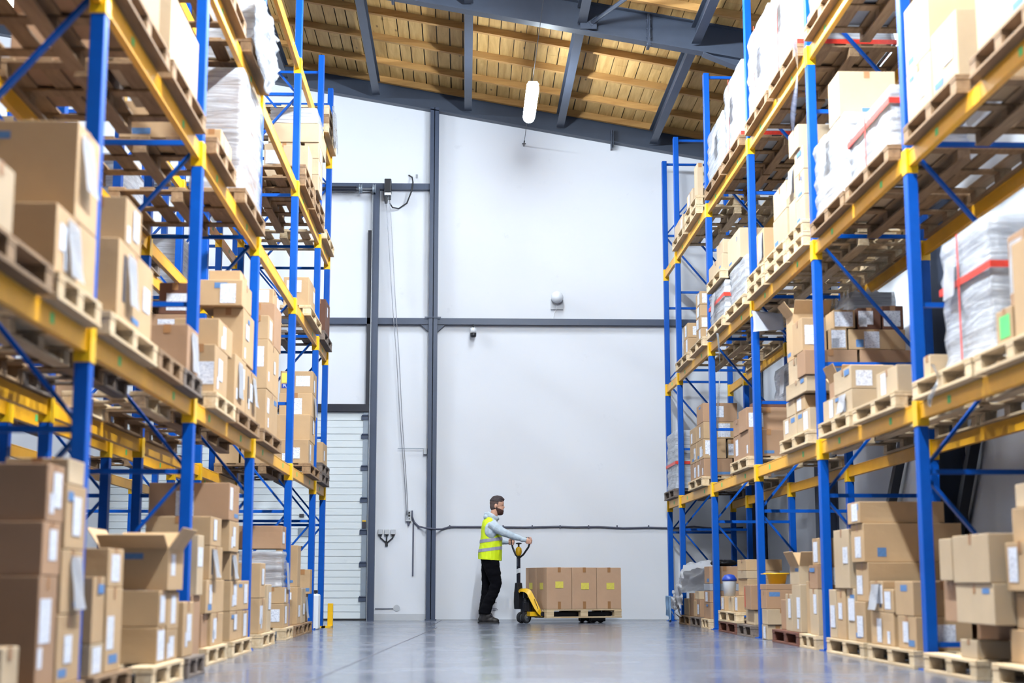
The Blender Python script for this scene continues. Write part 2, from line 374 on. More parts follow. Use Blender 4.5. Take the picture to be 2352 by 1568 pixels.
# girt, door frame and lintel on the back wall
mb = MB(); mb.box(-.457, XWR, YW - .10, YW, 4.665, 4.765); mb.box(-1.41, -.597, YW - .10, YW, 4.665, 4.765)
for x in (.83, 1.8, 2.48, -1.2):
    mb.box(x, x + .008, YW - .104, YW - .1, 4.667, 4.763)
trim(mb, M['steel'], 'dark steel rail across the back wall')
mb = MB(); mb.prism([(-.73, 4.665), (-.60, 4.665), (-.60, 4.55)], 'y', YW - .08, YW); mb.prism([(-.455, 4.665), (-.33, 4.665), (-.455, 4.55)], 'y', YW - .08, YW); mb.box(-.66, -.40, YW - .17, YW - .15, 4.76, 4.775)
trim(mb, M['steel'])
mb = MB(); mb.box(-5.6, -.597, YW - .10, YW, 6.885, 6.985); mb.box(-5.6, -1.5, YW - .10, YW, 4.665, 4.765); trim(mb, M['steel'], 'dark steel rails above the sectional door')
mb = MB(); mb.box(-5.6, -1.52, YW - .11, YW, 3.255, 3.375); trim(mb, M['blacksteel'], 'dark lintel above the white sectional door')
mb = MB(); mb.box(-1.515, -1.41, YW - .12, YW, 0, 6.885); mb.box(-5.68, -5.58, YW - .12, YW, 0, 6.885); trim(mb, M['steel'], 'dark steel door jambs')
mb = MB(); mb.box(-1.525, -1.512, YW - .14, YW - .06, 0, 6.85); trim(mb, M['galv'], 'galvanised vertical door guide')
mb = MB(); mb.box(-1.585, -1.53, YW - .10, YW - .02, 3.37, 6.2); trim(mb, M['blacksteel'], 'black guide rail above the door lintel')
mb = MB(); mb.box(-.597 - .9, -.6, YW - .006, YW - .001, .0, .10); mb.box(-.45, XWR - .3, YW - .006, YW - .001, .0, .02); trim(mb, M['greyplastic'])
# sectional door
door = struct(link('door_1', None), 'closed white ribbed sectional door')
mb = MB(); z = .03; k = 0
while z < 3.25:
    h = .107 if k % 5 else .105
    mb.box(-5.58, -1.62, YW - .055 - (.003 if k % 2 else 0), YW - .01, z, min(z + h - .010, 3.25)); z += h; k += 1
mb.box(-5.58, -1.62, YW - .048, YW - .012, .03, 3.25)
mb.build('panel', M['door'], door)
mb = MB(); mb.box(-1.62, -1.53, YW - .07, YW - .02, .03, 3.25); mb.build('end_stile', M['lightgrey'], door)
for zz in (.33, .86, 1.36, 1.86, 2.36, 2.86, 3.16):
    mb = MB(); mb.box(-1.65, -1.535, YW - .085, YW - .055, zz - .035, zz + .03); mb.lathe([(.012, -.05), (.012, .05)], (-1.59, YW - .09, zz + .035), 8, 'x'); mb.build('hinge', M['steel'], door)
mb = MB(); mb.box(-5.58, -1.53, YW - .07, YW - .02, .002, .03); mb.build('bottom_seal', M['rubber'], door)
mb = MB(); mb.box(-1.61, -1.55, YW - .088, YW - .07, 1.36 + .06, 1.36 + .16); s_ = mb.build('warning_label', M['darkprint'], door); s_['label'] = 'dark label with a yellow top edge'
mb = MB(); mb.box(-1.61, -1.55, YW - .0885, YW - .0875, 1.525, 1.545); mb.build('yellow_edge', M['yellow'], s_)
for (x, z, w, h, mm, nm) in ((-2.56, 1.62, .07, .05, 'darkprint', 'sticker'), (-2.57, 1.12, .07, .05, 'darkprint', 'sticker'), (-2.49, 1.36, .24, .13, 'lightgrey', 'handle_plate')):
    mb = MB(); mb.box(x - w / 2, x + w / 2, YW - .075, YW - .058, z - h / 2, z + h / 2); mb.build(nm, M[mm], door)
# ------------------------------------------------------------------ fittings on the back wall
t = thing('door_operator', 'black motor box with white band hanging on the steel rail above the door', 'motor', (-1.272, YW - .18, 6.62))
mb = MB(); mb.box(-.055, .055, -.08, .08, .17, .40); mb.build('motor_body', M['black'], t, bevel=.012)
mb = MB(); mb.box(-.052, .052, -.078, .07, .128, .168); mb.build('white_band', M['white'], t)
mb = MB(); mb.lathe([(.022, .0), (.026, .05), (.026, .126)], (-.028, -.02, 0), 12); mb.lathe([(.02, .06), (.02, .126)], (.03, -.02, 0), 12); mb.build('chain_wheel', M['black'], t)
mb = MB(); mb.box(-.03, .03, .081, .12, .2, .34); mb.build('bracket', M['steel'], t)
def sag(a, b, n=14, d=.0, w=0.0):
    a, b = Vector(a), Vector(b); out = []
    for i in range(n + 1):
        u = i / n; p = a.lerp(b, u); p.z -= d * 4 * u * (1 - u); p.x += w * math.sin(u * PI * 5); out.append(p)
    return out
mb = MB()
for (a, b) in (((-1.300, YW - .20, 6.62), (-.915, YW - .12, 1.62)), ((-1.242, YW - .20, 6.68), (-.893, YW - .12, 1.62))):
    mb.tube(sag(a, b, 60, .0, .004), .006, 6)
mb.tube([(-.915, YW - .12, 1.62), (-.904, YW - .12, 1.59), (-.893, YW - .12, 1.62)], .006, 6)
tag(mb.build('hanging_chain', M['chain'], smooth=True), 'thin slack loop of chain hanging from the black door motor', 'chain')
mb = MB(); mb.tube([(-1.24, YW - .17, 6.63), (-1.2, YW - .1, 6.58), (-1.1, YW - .07, 6.57), (-.97, YW - .07, 6.66), (-.89, YW - .11, 6.86), (-.872, YW - .12, 7.0), (-.89, YW - .05, 7.1), (-.945, YW - .01, 7.145)], .012, 8)
tag(mb.build('power_cable', M['blackcable'], smooth=True), 'looping black cable from the door motor over the steel rail', 'cable')
mb = MB(); mb.box(-.83, -.80, YW - .012, YW, 7.10, 7.16); tag(mb.build('cable_hook', M['galv']), 'small metal hook on the white wall beside the looping motor cable', 'hook')
t = thing('spring_shaft', 'horizontal door spring shaft with two drums above the door', 'shaft', (-1.5, YW - .2, 6.86))
mb = MB(); mb.lathe([(.016, -3.9), (.016, .03)], (0, 0, 0), 12, 'x'); mb.build('shaft', M['galv'], t)
mb = MB(); mb.lathe([(.045, -3.6), (.045, -.28)], (0, 0, 0), 16, 'x'); mb.build('spring', M['blacksteel'], t)
for x in (-.22, .0):
    mb = MB(); mb.lathe([(.05, -.02), (.085, -.012), (.06, 0), (.06, .02), (.085, .03), (.05, .035)], (x, 0, 0), 20, 'x'); mb.build('cable_drum', M['lightgrey'], t, smooth=True)
t = thing('control_box', 'small grey push-button control box beside the hanging door chain', 'switch box', (-.888, YW, 1.53))
mb = MB(); mb.box(-.045, .045, -.06, 0, 0, .17); mb.build('housing', M['greyplastic'], t, bevel=.006)
for z, r_ in ((.135, .014), (.09, .017), (.04, .008)):
    mb = MB(); mb.lathe([(r_, -.072), (r_, -.055)], (.012, 0, z), 12, 'y'); mb.build('button', M['black'], t)
mb = MB(); mb.lathe([(.012, -.07), (.018, -.03), (.018, 0)], (0, -.03, 0), 12); mb.build('cable_gland', M['cable'], t)
mb = MB(); mb.tube([(-.835, YW - .03, 1.70), (-.832, YW - .03, 1.60), (-.80, YW - .02, 1.52), (-.735, YW - .02, 1.455), (-.62, YW - .14, 1.425), (-.53, YW - .17, 1.415), (-.44, YW - .14, 1.405), (-.36, YW - .02, 1.41), (-.24, YW - .02, 1.447), (.25, YW - .02, 1.447), (.6, YW - .02, 1.443), (.95, YW - .02, 1.44), (1.25, YW - .02, 1.447), (1.5, YW - .02, 1.452), (1.75, YW - .02, 1.444), (2.1, YW - .02, 1.45), (2.5, YW - .02, 1.43), (2.9, YW - .02, 1.44), (3.3, YW - .02, 1.43), (3.62, YW - .02, 1.455), (4.0, YW - .02, 1.42), (4.4, YW - .02, 1.44)], .015, 8)
wc = tag(mb.build('wall_cable', M['cable'], smooth=True), 'grey cable clipped along the white wall behind the person', 'cable')
for x in (-.735, -.24, .6, 1.06, 1.5, 1.95, 2.4, 2.9):
    mb = MB(); mb.box(x - .01, x + .01, YW - .036, YW, 1.425, 1.475); mb.build('clip', M['cable'], wc)
mb = MB(); mb.tube([(-.813, YW - .015, 1.50), (-.813, YW - .015, .68)], .011, 8); tag(mb.build('conduit', M['cable']), 'straight vertical conduit under the control box', 'conduit')
t = thing('socket_block', 'three white sockets in a row with dark cables joining below', 'socket', (-1.228, YW, 1.33))
for x in (-.1, 0, .1):
    mb = MB(); mb.box(x - .035, x + .035, -.045, 0, 0, .075); mb.build('socket', M['greyplastic'], t, bevel=.004)
    mb = MB(); mb.box(x - .028, x + .028, -.05, -.002, -.016, -.001); mb.build('plug', M['black'], t)
    mb = MB(); mb.tube([(x, -.025, -.014), (x, -.025, -.05), (x * .45, -.025, -.10), (0, -.025, -.135)], .01, 8); mb.build('cable', M['blackcable'], t, smooth=True)
mb = MB(); mb.box(-.02, .02, -.04, 0, -.18, -.125); mb.build('junction', M['blackcable'], t)
t = thing('stay_rod', 'thin horizontal metal rod on the white wall above the sockets', 'rod', (-1.07, YW, 2.675))
mb = MB(); mb.tube([(0, -.06, 0), (.42, -.06, 0)], .006, 6); mb.build('rod', M['lightgrey'], t)
mb = MB(); mb.box(.412, .46, -.075, 0, -.09, .01); mb.build('bracket', M['greyplastic'], t)
mb = MB(); mb.tube([(-1.395, YW - .02, .18), (-1.11, YW - .02, .18)], .007, 6); o = tag(mb.build('pipe', M['cable']), 'short thin pipe low on the wall beside the door jamb', 'pipe')
mb = MB(); mb.lathe([(.05, -.008), (.05, 0)], (-1.06, YW, .19), 16, 'y'); mb.build('cover_cap', M['greyplastic'], o)
t = thing('globe_lamp', 'round white globe lamp on the back wall above the steel rail', 'wall lamp', (1.465, YW, 5.0))
mb = MB()
mb.lathe([(.001, -.098)] + [(.098 * math.sin(PI * i / 14), -.098 * math.cos(PI * i / 14)) for i in range(1, 14)] + [(.001, .098)], (0, -.13, .11), 24); mb.build('globe', M['white'], t, smooth=True)
mb = MB(); mb.box(-.1, .1, -.035, 0, -.07, .1); mb.build('mount_plate', M['greyplastic'], t)
mb = MB(); mb.tube([(0, -.05, -.0), (-.015, -.05, -.08), (-.05, -.02, -.15), (-.06, -.02, -.235)], .004, 6); mb.build('cable', M['white'], t)
t = thing('mounted_camera', 'small white and black camera hanging under the steel wall rail', 'camera', (.118, YW - .11, 4.665))
mb = MB(); mb.lathe([(.012, -.05), (.016, 0)], (0, 0, 0), 10); mb.build('stem', M['black'], t)
mb = MB(); mb.lathe([(.03, -.055), (.048, -.065), (.05, -.14)][::-1], (0, 0, 0), 20); mb.build('housing', M['white'], t, smooth=True)
mb = MB(); mb.lathe([(.035, -.21), (.046, -.195), (.048, -.141)], (0, 0, 0), 20); mb.build('dome', M['black'], t, smooth=True)
t = thing('turnbuckle', 'dark wire turnbuckle fixed high on the back wall under the roof', 'turnbuckle', (.934, YW, 7.66))
mb = MB(); mb.tube([(0, -.28, .0), (0, 0, -.0)], .012, 8); mb.build('body', M['blacksteel'], t)
mb = MB(); mb.box(-.03, .03, -.14, -.11, -.006, .006); mb.build('lever', M['blacksteel'], t)
# yellow post guard and white bollard sleeve at the end of the left rack
t = thing('post_guard', 'yellow angle post guard at the foot of the end rack upright', 'guard', (-1.84, 20.30, 0))
mb = MB(); mb.box(.02, .09, -.04, .04, 0, .31); mb.build('upright_plate', M['yellow'], t, bevel=.004)
mb = MB(); mb.box(-.26, .019, -.33, -.18, 0, .02); mb.box(-.03, .09, -.33, .04, .0, .02); mb.build('foot_plate', M['yellow'], t)
t = thing('water_canister', 'tall white plastic canister with black cap between the last two uprights', 'canister', (-1.90, 19.33, 0))
mb = MB(); mb.box(-.06, .06, -.14, .14, .0, .44); mb.build('body', M['white'], t, bevel=.02)
mb = MB(); mb.box(-.045, .035, -.05, .05, .452, .49); mb.build('cap', M['black'], t, bevel=.006)
mb = MB(); mb.lathe([(.02, .435), (.02, .455)], (0, 0, 0), 10); mb.build('neck', M['white'], t)
# markings on the wall low behind the truck
for i, (x, z, bars) in enumerate(((.44, .255, ((0, 0, .05, .02), (.03, .012, .06, .012))), (.345, .17, ((0, .025, .09, .008), (0, .008, .10, .010), (-.01, -.012, .08, .008), (.02, -.026, .07, .007))), (.47, .165, ((0, .012, .07, .009), (.01, -.006, .08, .008), (-.01, -.022, .05, .006))))):
    mb = MB()
    for (dx, dz, w, h) in bars: mb.bar((x + dx - w / 2, YW - .0012, z + dz), (x + dx + w / 2, YW - .0012, z + dz + .004), .0012, h, (0, 0, 1))
    tag(mb.build('scuff_mark', M['cable']), ('small dark scuff on the wall above the other two', 'dark scuff on the wall nearest the boots of the person', 'dark scuff on the wall just behind the truck wheels')[i], 'wall mark', 'scuffs low on the wall')
# lamp line: tube lamps hanging along a taut wire above the aisle
mb = MB(); mb.tube([(.925, -6.9, 7.66), (.93, 10, 7.655), (.934, YW - .28, 7.66)], .005, 6); tag(mb.build('suspension_wire', M['blackcable']), 'long taut wire above the aisle carrying the tube lamp', 'wire')
def lamp_material(nm, k):
    t = NT(nm); e = t.n('ShaderNodeEmission', Strength=k); e.inputs['Color'].default_value = LAMPC; t.l(e, 0, t.out, 0); return t.m
LAMPC = (0.82, 0.925, 1.0, 1)
def diffuser_mesh(m):
    """milky trough of a tube lamp: rounded below, open to the housing above"""
    b = bmesh.new(); prof = [(-.74, .25), (-.725, .7), (-.69, .95), (-.64, 1.0), (.64, 1.0), (.69, .95), (.725, .7), (.74, .25)]; n = 18; rows = []
    for (y, k) in prof:
        rows.append([b.verts.new((.09 * k * math.cos(a), y, .09 * k * math.sin(a))) for a in [R(-215 + 250 * i / n) for i in range(n + 1)]])
    for A, B in zip(rows, rows[1:]):
        for i in range(n): b.faces.new([A[i], A[i + 1], B[i + 1], B[i]])
    for A in (rows[0], rows[-1]): b.faces.new(A)
    bmesh.ops.recalc_face_normals(b, faces=b.faces)
    me = bpy.data.meshes.new('diffuser'); b.to_mesh(me); b.free(); me.materials.append(m)
    for p in me.polygons: p.use_smooth = True
    return me
mb = MB(); mb.prism([(-.085, .053), (.085, .053), (.06, .095), (-.06, .095)], 'y', -.70, .70); hou = mb.mesh('housing', M['greyplastic'])
mb = MB(); mb.tube([(0, -.5, .096), (0, -.5, .160)], .004, 6); hk = mb.mesh('hook', M['galv'])
mb = MB(); mb.tube([(0, .5, .096), (0, .5, .160)], .004, 6); hk2 = mb.mesh('hook', M['galv'])
DIF = {}
def tube_lamp(x, y, z, k, label, group=None):
    if k not in DIF: DIF[k] = diffuser_mesh(lamp_material('lit_diffuser', k))
    t = thing('pendant_lamp', label, 'lamp', (x, y, z), 0, group); link('diffuser', DIF[k], t); link('housing', hou, t); link('hook', hk, t); link('hook', hk2, t)
tube_lamp(.93, 21.0, 7.49, LAMP * .22, 'lit white tube lamp hanging on the wire in front of the back wall')
for y, k in ((15.9, .9), (11.4, 1.55), (6.9, 1.6)): tube_lamp(.93, y, 7.49, LAMP * k, 'lit tube lamp further along the same wire, above the picture', 'tube lamps above the aisle')
for y in (20.5, 14.5, 8.5): tube_lamp(-6.3, y, 8.6, LAMP * .45, 'lit tube lamp above the aisle behind the left rack', 'tube lamps above the far aisle')
# ------------------------------------------------------------------ pallet racks
XR, XL = 3.188, -1.93          # post lines facing the aisle
PW, PD = .076, .10             # upright section: across the aisle, along the aisle
RY = [23.35, 22.025, 19.12, 16.19, 13.25, 10.34, 7.43]
LY = [20.43, 19.08, 16.45, 13.46, 10.475, 7.555, 4.64]
RZ = {1: 1.83, 2: 3.645, 3: 5.49}
LZ = {1: 1.85, 2: 3.69, 3: 5.03, 4: 6.47}
ROWS = {}
def make_rack(name, label, xf, sgn, ys, levels, ztop, depth=.99, skip=()):
    """xf: x of the front posts; sgn: +1 when the rack lies towards +x of them"""
    root = thing('pallet_rack', label, 'pallet rack', (xf, ys[0], 0))
    xb = sgn * depth
    mb = MB(); mb.box(-PW / 2, PW / 2, -PD / 2, PD / 2, .008, ztop); post = mb.mesh('post', M['blue'], bevel=.006)
    mb = MB(); mb.box(-.07, .07, -.075, .075, 0, .008)
    for (bx, by) in ((-.052, -.058), (.052, .058)): mb.lathe([(.01, .008), (.01, .02)], (bx, by, 0), 8)
    plate = mb.mesh('base_plate', M['blue'])
    hor = []; dia = []; g = PW / 2
    for k in range(7):
        z = .17 + 1.18 * k
        if z > ztop - .05: z = ztop - .04
        mb = MB(); mb.box(sgn * g, xb - sgn * g, -.016, .016, z - .017, z + .017); hor.append(mb.mesh('horizontal_brace', M['blue']))
        if k < 6:
            z2 = min(.17 + 1.18 * (k + 1), ztop - .04)
            a, b = (xb - sgn * g * .6, sgn * g * .6) if k % 2 == 0 else (sgn * g * .6, xb - sgn * g * .6)
            mb = MB(); mb.bar((a, .03, z + .03), (b, .03, z2 - .03), .022, .045, (0, 1, 0)); dia.append(mb.mesh('diagonal_brace', M['blue']))
    for y in ys:
        f = link('upright_frame', None, root, (0, y - ys[0], 0)); f.empty_display_size = .1
        for x in (0, xb):
            link('post', post, f, (x, 0, 0)); link('base_plate', plate, f, (x, 0, 0))
        for me in hor: link('horizontal_brace', me, f)
        for me in dia: link('diagonal_brace', me, f)
    cache = {}
    for i in range(len(ys) - 1):
        y1, y0 = ys[i], ys[i + 1]; L = y1 - y0 - PD
        for lv, zt in levels.items():
            for x, front in ((0, True), (xb, False)):
                if (i, lv, front) in skip: continue
                k = round(L, 3)
                if k not in cache:
                    mb = MB(); mb.box(-.022, .022, -L / 2, L / 2, -.115, 0); mb.box(-.025, .025, -L / 2, L / 2, -.012, -.001); cache[k] = mb.mesh('beam', M['orange'], bevel=.004)
                    mb = MB(); mb.box(-PW / 2 - .006, PW / 2 + .006, L / 2 - .004, L / 2 + PD / 2 - .0015, -.165, .02)
                    cache[k, 1] = mb.mesh('connector', M['yellow'], bevel=.004)
                    mb = MB(); mb.box(-PW / 2 - .006, PW / 2 + .006, -L / 2 - PD / 2 + .0015, -L / 2 + .004, -.165, .02)
                    cache[k, 0] = mb.mesh('connector', M['yellow'], bevel=.004)
                b = link('beam', cache[k], root, (x, (y0 + y1) / 2 - ys[0], zt))
                link('connector', cache[k, 0], b); link('connector', cache[k, 1], b)
                if front:
                    for yy in ((-.28, .27) if L > 2 else (0,)):
                        mb = MB(); mb.box(-sgn * .0236, -sgn * .0225, yy * L - .03, yy * L + .03, -.08, -.03)
                        st = mb.build('location_sticker', M['greenlab'], b)
    ROWS[name] = root
    return root
make_rack('R', 'tall blue and orange pallet rack right of the aisle, reaching the back wall', XR, 1, RY, RZ, 7.30)
make_rack('L', 'tall blue and orange pallet rack left of the aisle, ending before the door', XL, -1, LY, LZ, 7.48)
make_rack('B', 'blue and orange pallet rack standing back to back behind the left rack', XL - 1.275, -1, LY, {1: 1.85, 2: 3.69, 3: 5.03}, 7.48)

# ------------------------------------------------------------------ pallets
PH = .125
PALM = {'l': 'pal_l', 'm': 'pal_m', 'd': 'pal_d', 'r': 'pal_r'}
PALW = {'l': 'pale', 'm': 'brown', 'd': 'weathered grey', 'r': 'red-brown'}
pcache = {}
def pallet_meshes(w, dep, v):
    """w along the aisle, dep into the rack; local x runs into the rack from 0"""
    k = (round(w, 2), dep, v)
    if k in pcache: return pcache[k]
    m = M[PALM[v]]; out = []; w = k[0]
    bw = .12 if w > .75 else .09; xs = (.0, dep / 2 - .05, dep - .10)
    rr = random.Random(str(k))
    ycs = (-w / 2 + bw / 2, 0, w / 2 - bw / 2)
    for x in xs:
        mb = MB(); mb.box(x, x + .10, -w / 2, w / 2, 0, .02); out.append(('bottom_board', mb.mesh('bottom_board', m, bevel=.002, seg=1)))
        for yc in ycs:
            mb = MB(); mb.box(x + .003, x + .097, yc - bw / 2 + .003, yc + bw / 2 - .003, .0205, .088); out.append(('block', mb.mesh('block', m, bevel=.003, seg=1)))
    for yc in ycs:
        mb = MB(); mb.box(0, dep, yc - bw / 2, yc + bw / 2, .0885, .106); out.append(('stringer_board', mb.mesh('stringer_board', m, bevel=.002, seg=1)))
    n = 5; bwid = [.14, .12, .14, .12, .14]; gap = (dep - sum(bwid)) / (n - 1); x = 0
    for i in range(n):
        mb = MB(); mb.box(x, x + bwid[i], -w / 2 + rr.uniform(0, .006), w / 2 - rr.uniform(0, .006), .1065, .125); out.append(('deck_board', mb.mesh('deck_board', m, bevel=.002, seg=1))); x += bwid[i] + gap
    pcache[k] = out
    return out
XF = {'R': 3.09, 'L': -1.83, 'B': -3.145}
SG = {'R': 1, 'L': -1, 'B': -1}
SIDE = {'R': 'right rack', 'L': 'left rack', 'B': 'rear rack behind left one'}
ORD = ['first', 'second', 'third', 'fourth', 'fifth', 'sixth', 'seventh', 'eighth', 'ninth', 'tenth', 'eleventh', 'twelfth']
def bay_of(side, y):
    ys = RY if side == 'R' else LY
    for i in range(len(ys) - 1):
        if ys[i + 1] <= y <= ys[i]: return i
    return 0 if y > ys[0] else len(ys) - 2
def level_of(side, z):
    zs = RZ if side == 'R' else LZ
    lv = 0
    for k, v in zs.items():
        if z >= v - .02: lv = k
    return lv
LEVELS = ['floor', 'lowest shelf', 'second shelf', 'third shelf', 'top shelf']
PALS = []; SUP = {'R': [], 'L': [], 'B': []}
def pallet(side, lv, y0, y1, v='l', n=0, d=0.0, dep=None):
    """n: how many pallets lie under it in the same pile; d: shift into the rack"""
    zs = RZ if side == 'R' else LZ
    z = (zs[lv] + .001 if lv else 0.0) + n * (PH + .001)
    if dep is None: dep = 1.13 if lv else 1.0
    s = SG[side]
    root = link('wooden_pallet', None, None, (XF[side] + s * d, (y0 + y1) / 2, z), (0, 0, 0 if s > 0 else PI)); root.empty_display_size = .1
    for nm, me in pallet_meshes(y1 - y0, dep, v): link(nm, me, root)
    xa, xb = XF[side] + s * d, XF[side] + s * (d + dep)
    SUP[side].append((y0, y1, min(xa, xb), max(xa, xb), z, z + PH))
    PALS.append((root, side, lv, bay_of(side, (y0 + y1) / 2), (y0 + y1) / 2, z, v))
    return root

# ------------------------------------------------------------------ cartons
CARTONS = []
def uvbox_mesh(name, w, h, t, m):
    """thin label lying in the local y-z plane facing -x, with uv"""
    b = bmesh.new(); uv = b.loops.layers.uv.new('UVMap')
    pts = [(-t, -w / 2, -h / 2), (-t, w / 2, -h / 2), (-t, w / 2, h / 2), (-t, -w / 2, h / 2)]
    v = [b.verts.new(p) for p in pts]; u = [b.verts.new((0, p[1], p[2])) for p in pts]
    f = b.faces.new(v)
    for l, q in zip(f.loops, ((0, 0), (1, 0), (1, 1), (0, 1))): l[uv].uv = (q[0] * w * 8, q[1] * h * 8)
    for i in range(4): b.faces.new([v[(i + 1) % 4], v[i], u[i], u[(i + 1) % 4]])
    bmesh.ops.recalc_face_normals(b, faces=b.faces)
    me = bpy.data.meshes.new(name); b.to_mesh(me); b.free(); me.materials.append(m); return me
def paper_mesh(w, h, seed):
    """hanging sheet in the y-z plane facing -x, top edge at z=0, slightly curled off its support"""
    b = bmesh.new(); n = 8; r_ = random.Random(seed); k = r_.uniform(.3, 1.0) * .035; sk = r_.uniform(-.08, .08)
    g = [[b.verts.new((-.004 - k * (j / n) ** 1.6 - .006 * abs(math.sin(2.5 * i / n + j * .5)), (i / n - .5) * w + sk * h * j / n, -h * j / n)) for i in range(n + 1)] for j in range(n + 1)]
    for j in range(n):
        for i in range(n): b.faces.new([g[j][i], g[j][i + 1], g[j + 1][i + 1], g[j + 1][i]])
    bmesh.ops.solidify(b, geom=b.faces[:], thickness=.0012)
    me = bpy.data.meshes.new('document_pouch'); b.to_mesh(me); b.free(); me.materials.append(M['paper'])
    return me
def carton_mesh(wx, wy, h, m, seed, openc=False):
    """box with softened edges, slightly dished sides and a shallow seam on top; origin under its middle"""
    b = bmesh.new(); r_ = random.Random(seed); n = 4
    bmesh.ops.create_cube(b, size=1.0)
    bmesh.ops.scale(b, vec=(wx, wy, h), verts=b.verts); bmesh.ops.translate(b, vec=(0, 0, h / 2), verts=b.verts)
    if openc:
        tops = [f for f in b.faces if f.normal.z > .9]
        ins = bmesh.ops.inset_individual(b, faces=tops, thickness=.006)
        ex = bmesh.ops.extrude_face_region(b, geom=tops); vs = [g for g in ex['geom'] if isinstance(g, bmesh.types.BMVert)]
        bmesh.ops.translate(b, vec=(0, 0, -h * .6), verts=vs); bmesh.ops.delete(b, geom=tops, context='FACES_ONLY')
    else:
        es = [e for e in b.edges]
        bmesh.ops.bevel(b, geom=es, offset=.005, segments=2, profile=.5, affect='EDGES')
        bmesh.ops.subdivide_edges(b, edges=[e for e in b.edges if e.calc_length() > .08], cuts=3, use_grid_fill=True)
        dx, dy, dz = (r_.uniform(0, .006) for _ in range(3))
        for v in b.verts:
            x, y, z = v.co.x / (wx / 2), v.co.y / (wy / 2), (v.co.z - h / 2) / (h / 2)
            q = lambda a, c: max(0, 1 - a * a) * max(0, 1 - c * c)
            if abs(x) > .93: v.co.x -= math.copysign(dx * q(y, z), x)
            if abs(y) > .93: v.co.y -= math.copysign(dy * q(x, z), y)
            if z > .93: v.co.z -= dz * q(x, y)
    me = bpy.data.meshes.new('carton'); b.to_mesh(me); b.free(); me.materials.append(m); return me
SIZEW = lambda v: 'small' if v < .018 else ('large' if v > .075 else '')
def carton(side, y0, y1, d0, d1, z0, z1, opts='', note=None, snap=True, nm='carton'):
    """y along the aisle, d into the rack from the carton front line. opts: letters
    b/p/d/g colour, A/N label on the aisle/near face, U/V blue print on the aisle/near face, P hanging sheet, O open flaps,
    T taped, K green label, Y yellow label, R red-edged tape, S lettering, 2 two labels"""
    s = SG[side]; xf = {'R': 3.12, 'L': -1.86, 'B': -3.2}[side]
    seed = '%s%.2f%.2f%.2f' % (side, y0, d0, z0); r_ = random.Random(seed)
    xa, xb = sorted((xf + s * d0, xf + s * d1))
    if snap:
        best = None
        for (a0, a1, c0, c1, e0, e1) in SUP[side]:
            if min(a1, y1) - max(a0, y0) > .02 and min(c1, xb) - max(c0, xa) > .02 and abs(e1 - z0) < .14 and (best is None or e1 > best): best = e1
        if best is None and z0 < .06: best = 0.0
        if best is None: print('NO SUPPORT', seed)
        else:
            z0 = best + .0015
    SUP[side].append((y0, y1, xa, xb, z0, z1))
    wx, wy, h = xb - xa - .004, y1 - y0 - .006, z1 - z0 - .001
    tone = next((c for c in 'bpdg' if c in opts), '')
    m = M['carton' + ('_' + tone if tone else '')]
    rz = r_.uniform(-.5, .5) * PI / 180
    body = link(nm, carton_mesh(wx, wy, h, m, seed, 'O' in opts), None, ((xa + xb) / 2, (y0 + y1) / 2, z0), (0, 0, rz))
    def on(face, w, hh, mm, name, u, vz, t=.0012, me=None):
        """stick a flat part on the aisle ('A') or near ('N') face at fractions u, vz"""
        fw = wy if face == 'A' else wx
        w = min(w, fw * .86); hh = min(hh, h * .82)
        me = me or uvbox_mesh(name, w, hh, t, mm)
        o = link(name, me, body)
        lat = (u - .5) * (fw - w) * .88; z = hh / 2 + h * .06 + vz * (h * .88 - hh)
        if face == 'A':
            o.location = (-s * (wx / 2 + .0005), lat, z); o.rotation_euler = (0, 0, 0 if s > 0 else PI)
        else:
            o.location = (lat, -wy / 2 - .0005, z); o.rotation_euler = (0, 0, PI / 2)
        return o
    look = []
    for face, L, U in (('A', 'A', 'U'), ('N', 'N', 'V')):
        if L in opts:
            on(face, r_.uniform(.11, .19), r_.uniform(.12, .2), M['label'], 'shipping_label', r_.random(), r_.uniform(.15, .9)); 
            if '2' in opts: on(face, .07, .09, M['label'], 'shipping_label', r_.random() * .3, r_.uniform(0, .2))
        if U in opts:
            on(face, r_.uniform(.10, .2), r_.uniform(.025, .05), M['blueprint'], 'printed_mark', r_.choice((.08, .92, .5)), r_.choice((.05, .93)), .0006)
    if 'Q' in opts: on('N', .07, .07, M['blueprint'], 'printed_mark', .1, .12, .0006)
    if 'K' in opts: on('A', .16, .13, M['greenlab'], 'green_label', .4, .4)
    if 'Y' in opts:
        on('N', .12, .12, M['yellowlab'], 'yellow_label', .0, .95)
        if z0 > 2:      # dark strip with lettering under the yellow label
            pl = on('N', .12, .055, M['bluetape'], 'lettered_strip', .0, .25)
            me = text_mesh('PUB', .05); me.transform(Matrix.Rotation(PI / 2, 4, 'X')); me.transform(Matrix.Rotation(-PI / 2, 4, 'Z')); me.materials.append(M['white'])
            link('lettering', me, pl, (-.0018, 0, 0))
    if 'R' in opts: on('A', .03, .4, M['red'], 'red_tape', .95, .5)
    if 'S' in opts:
        for q in ((.15, .85),):
            me = text_mesh('SV', .075); me.transform(Matrix.Rotation(PI / 2, 4, 'X')); me.transform(Matrix.Rotation(-PI / 2, 4, 'Z')); me.materials.append(M['blueprint'])
            on('A' if 'p' in opts else 'N', .12, .08, None, 'lettering', q[0] if 'p' in opts else .2, q[1], me=me)
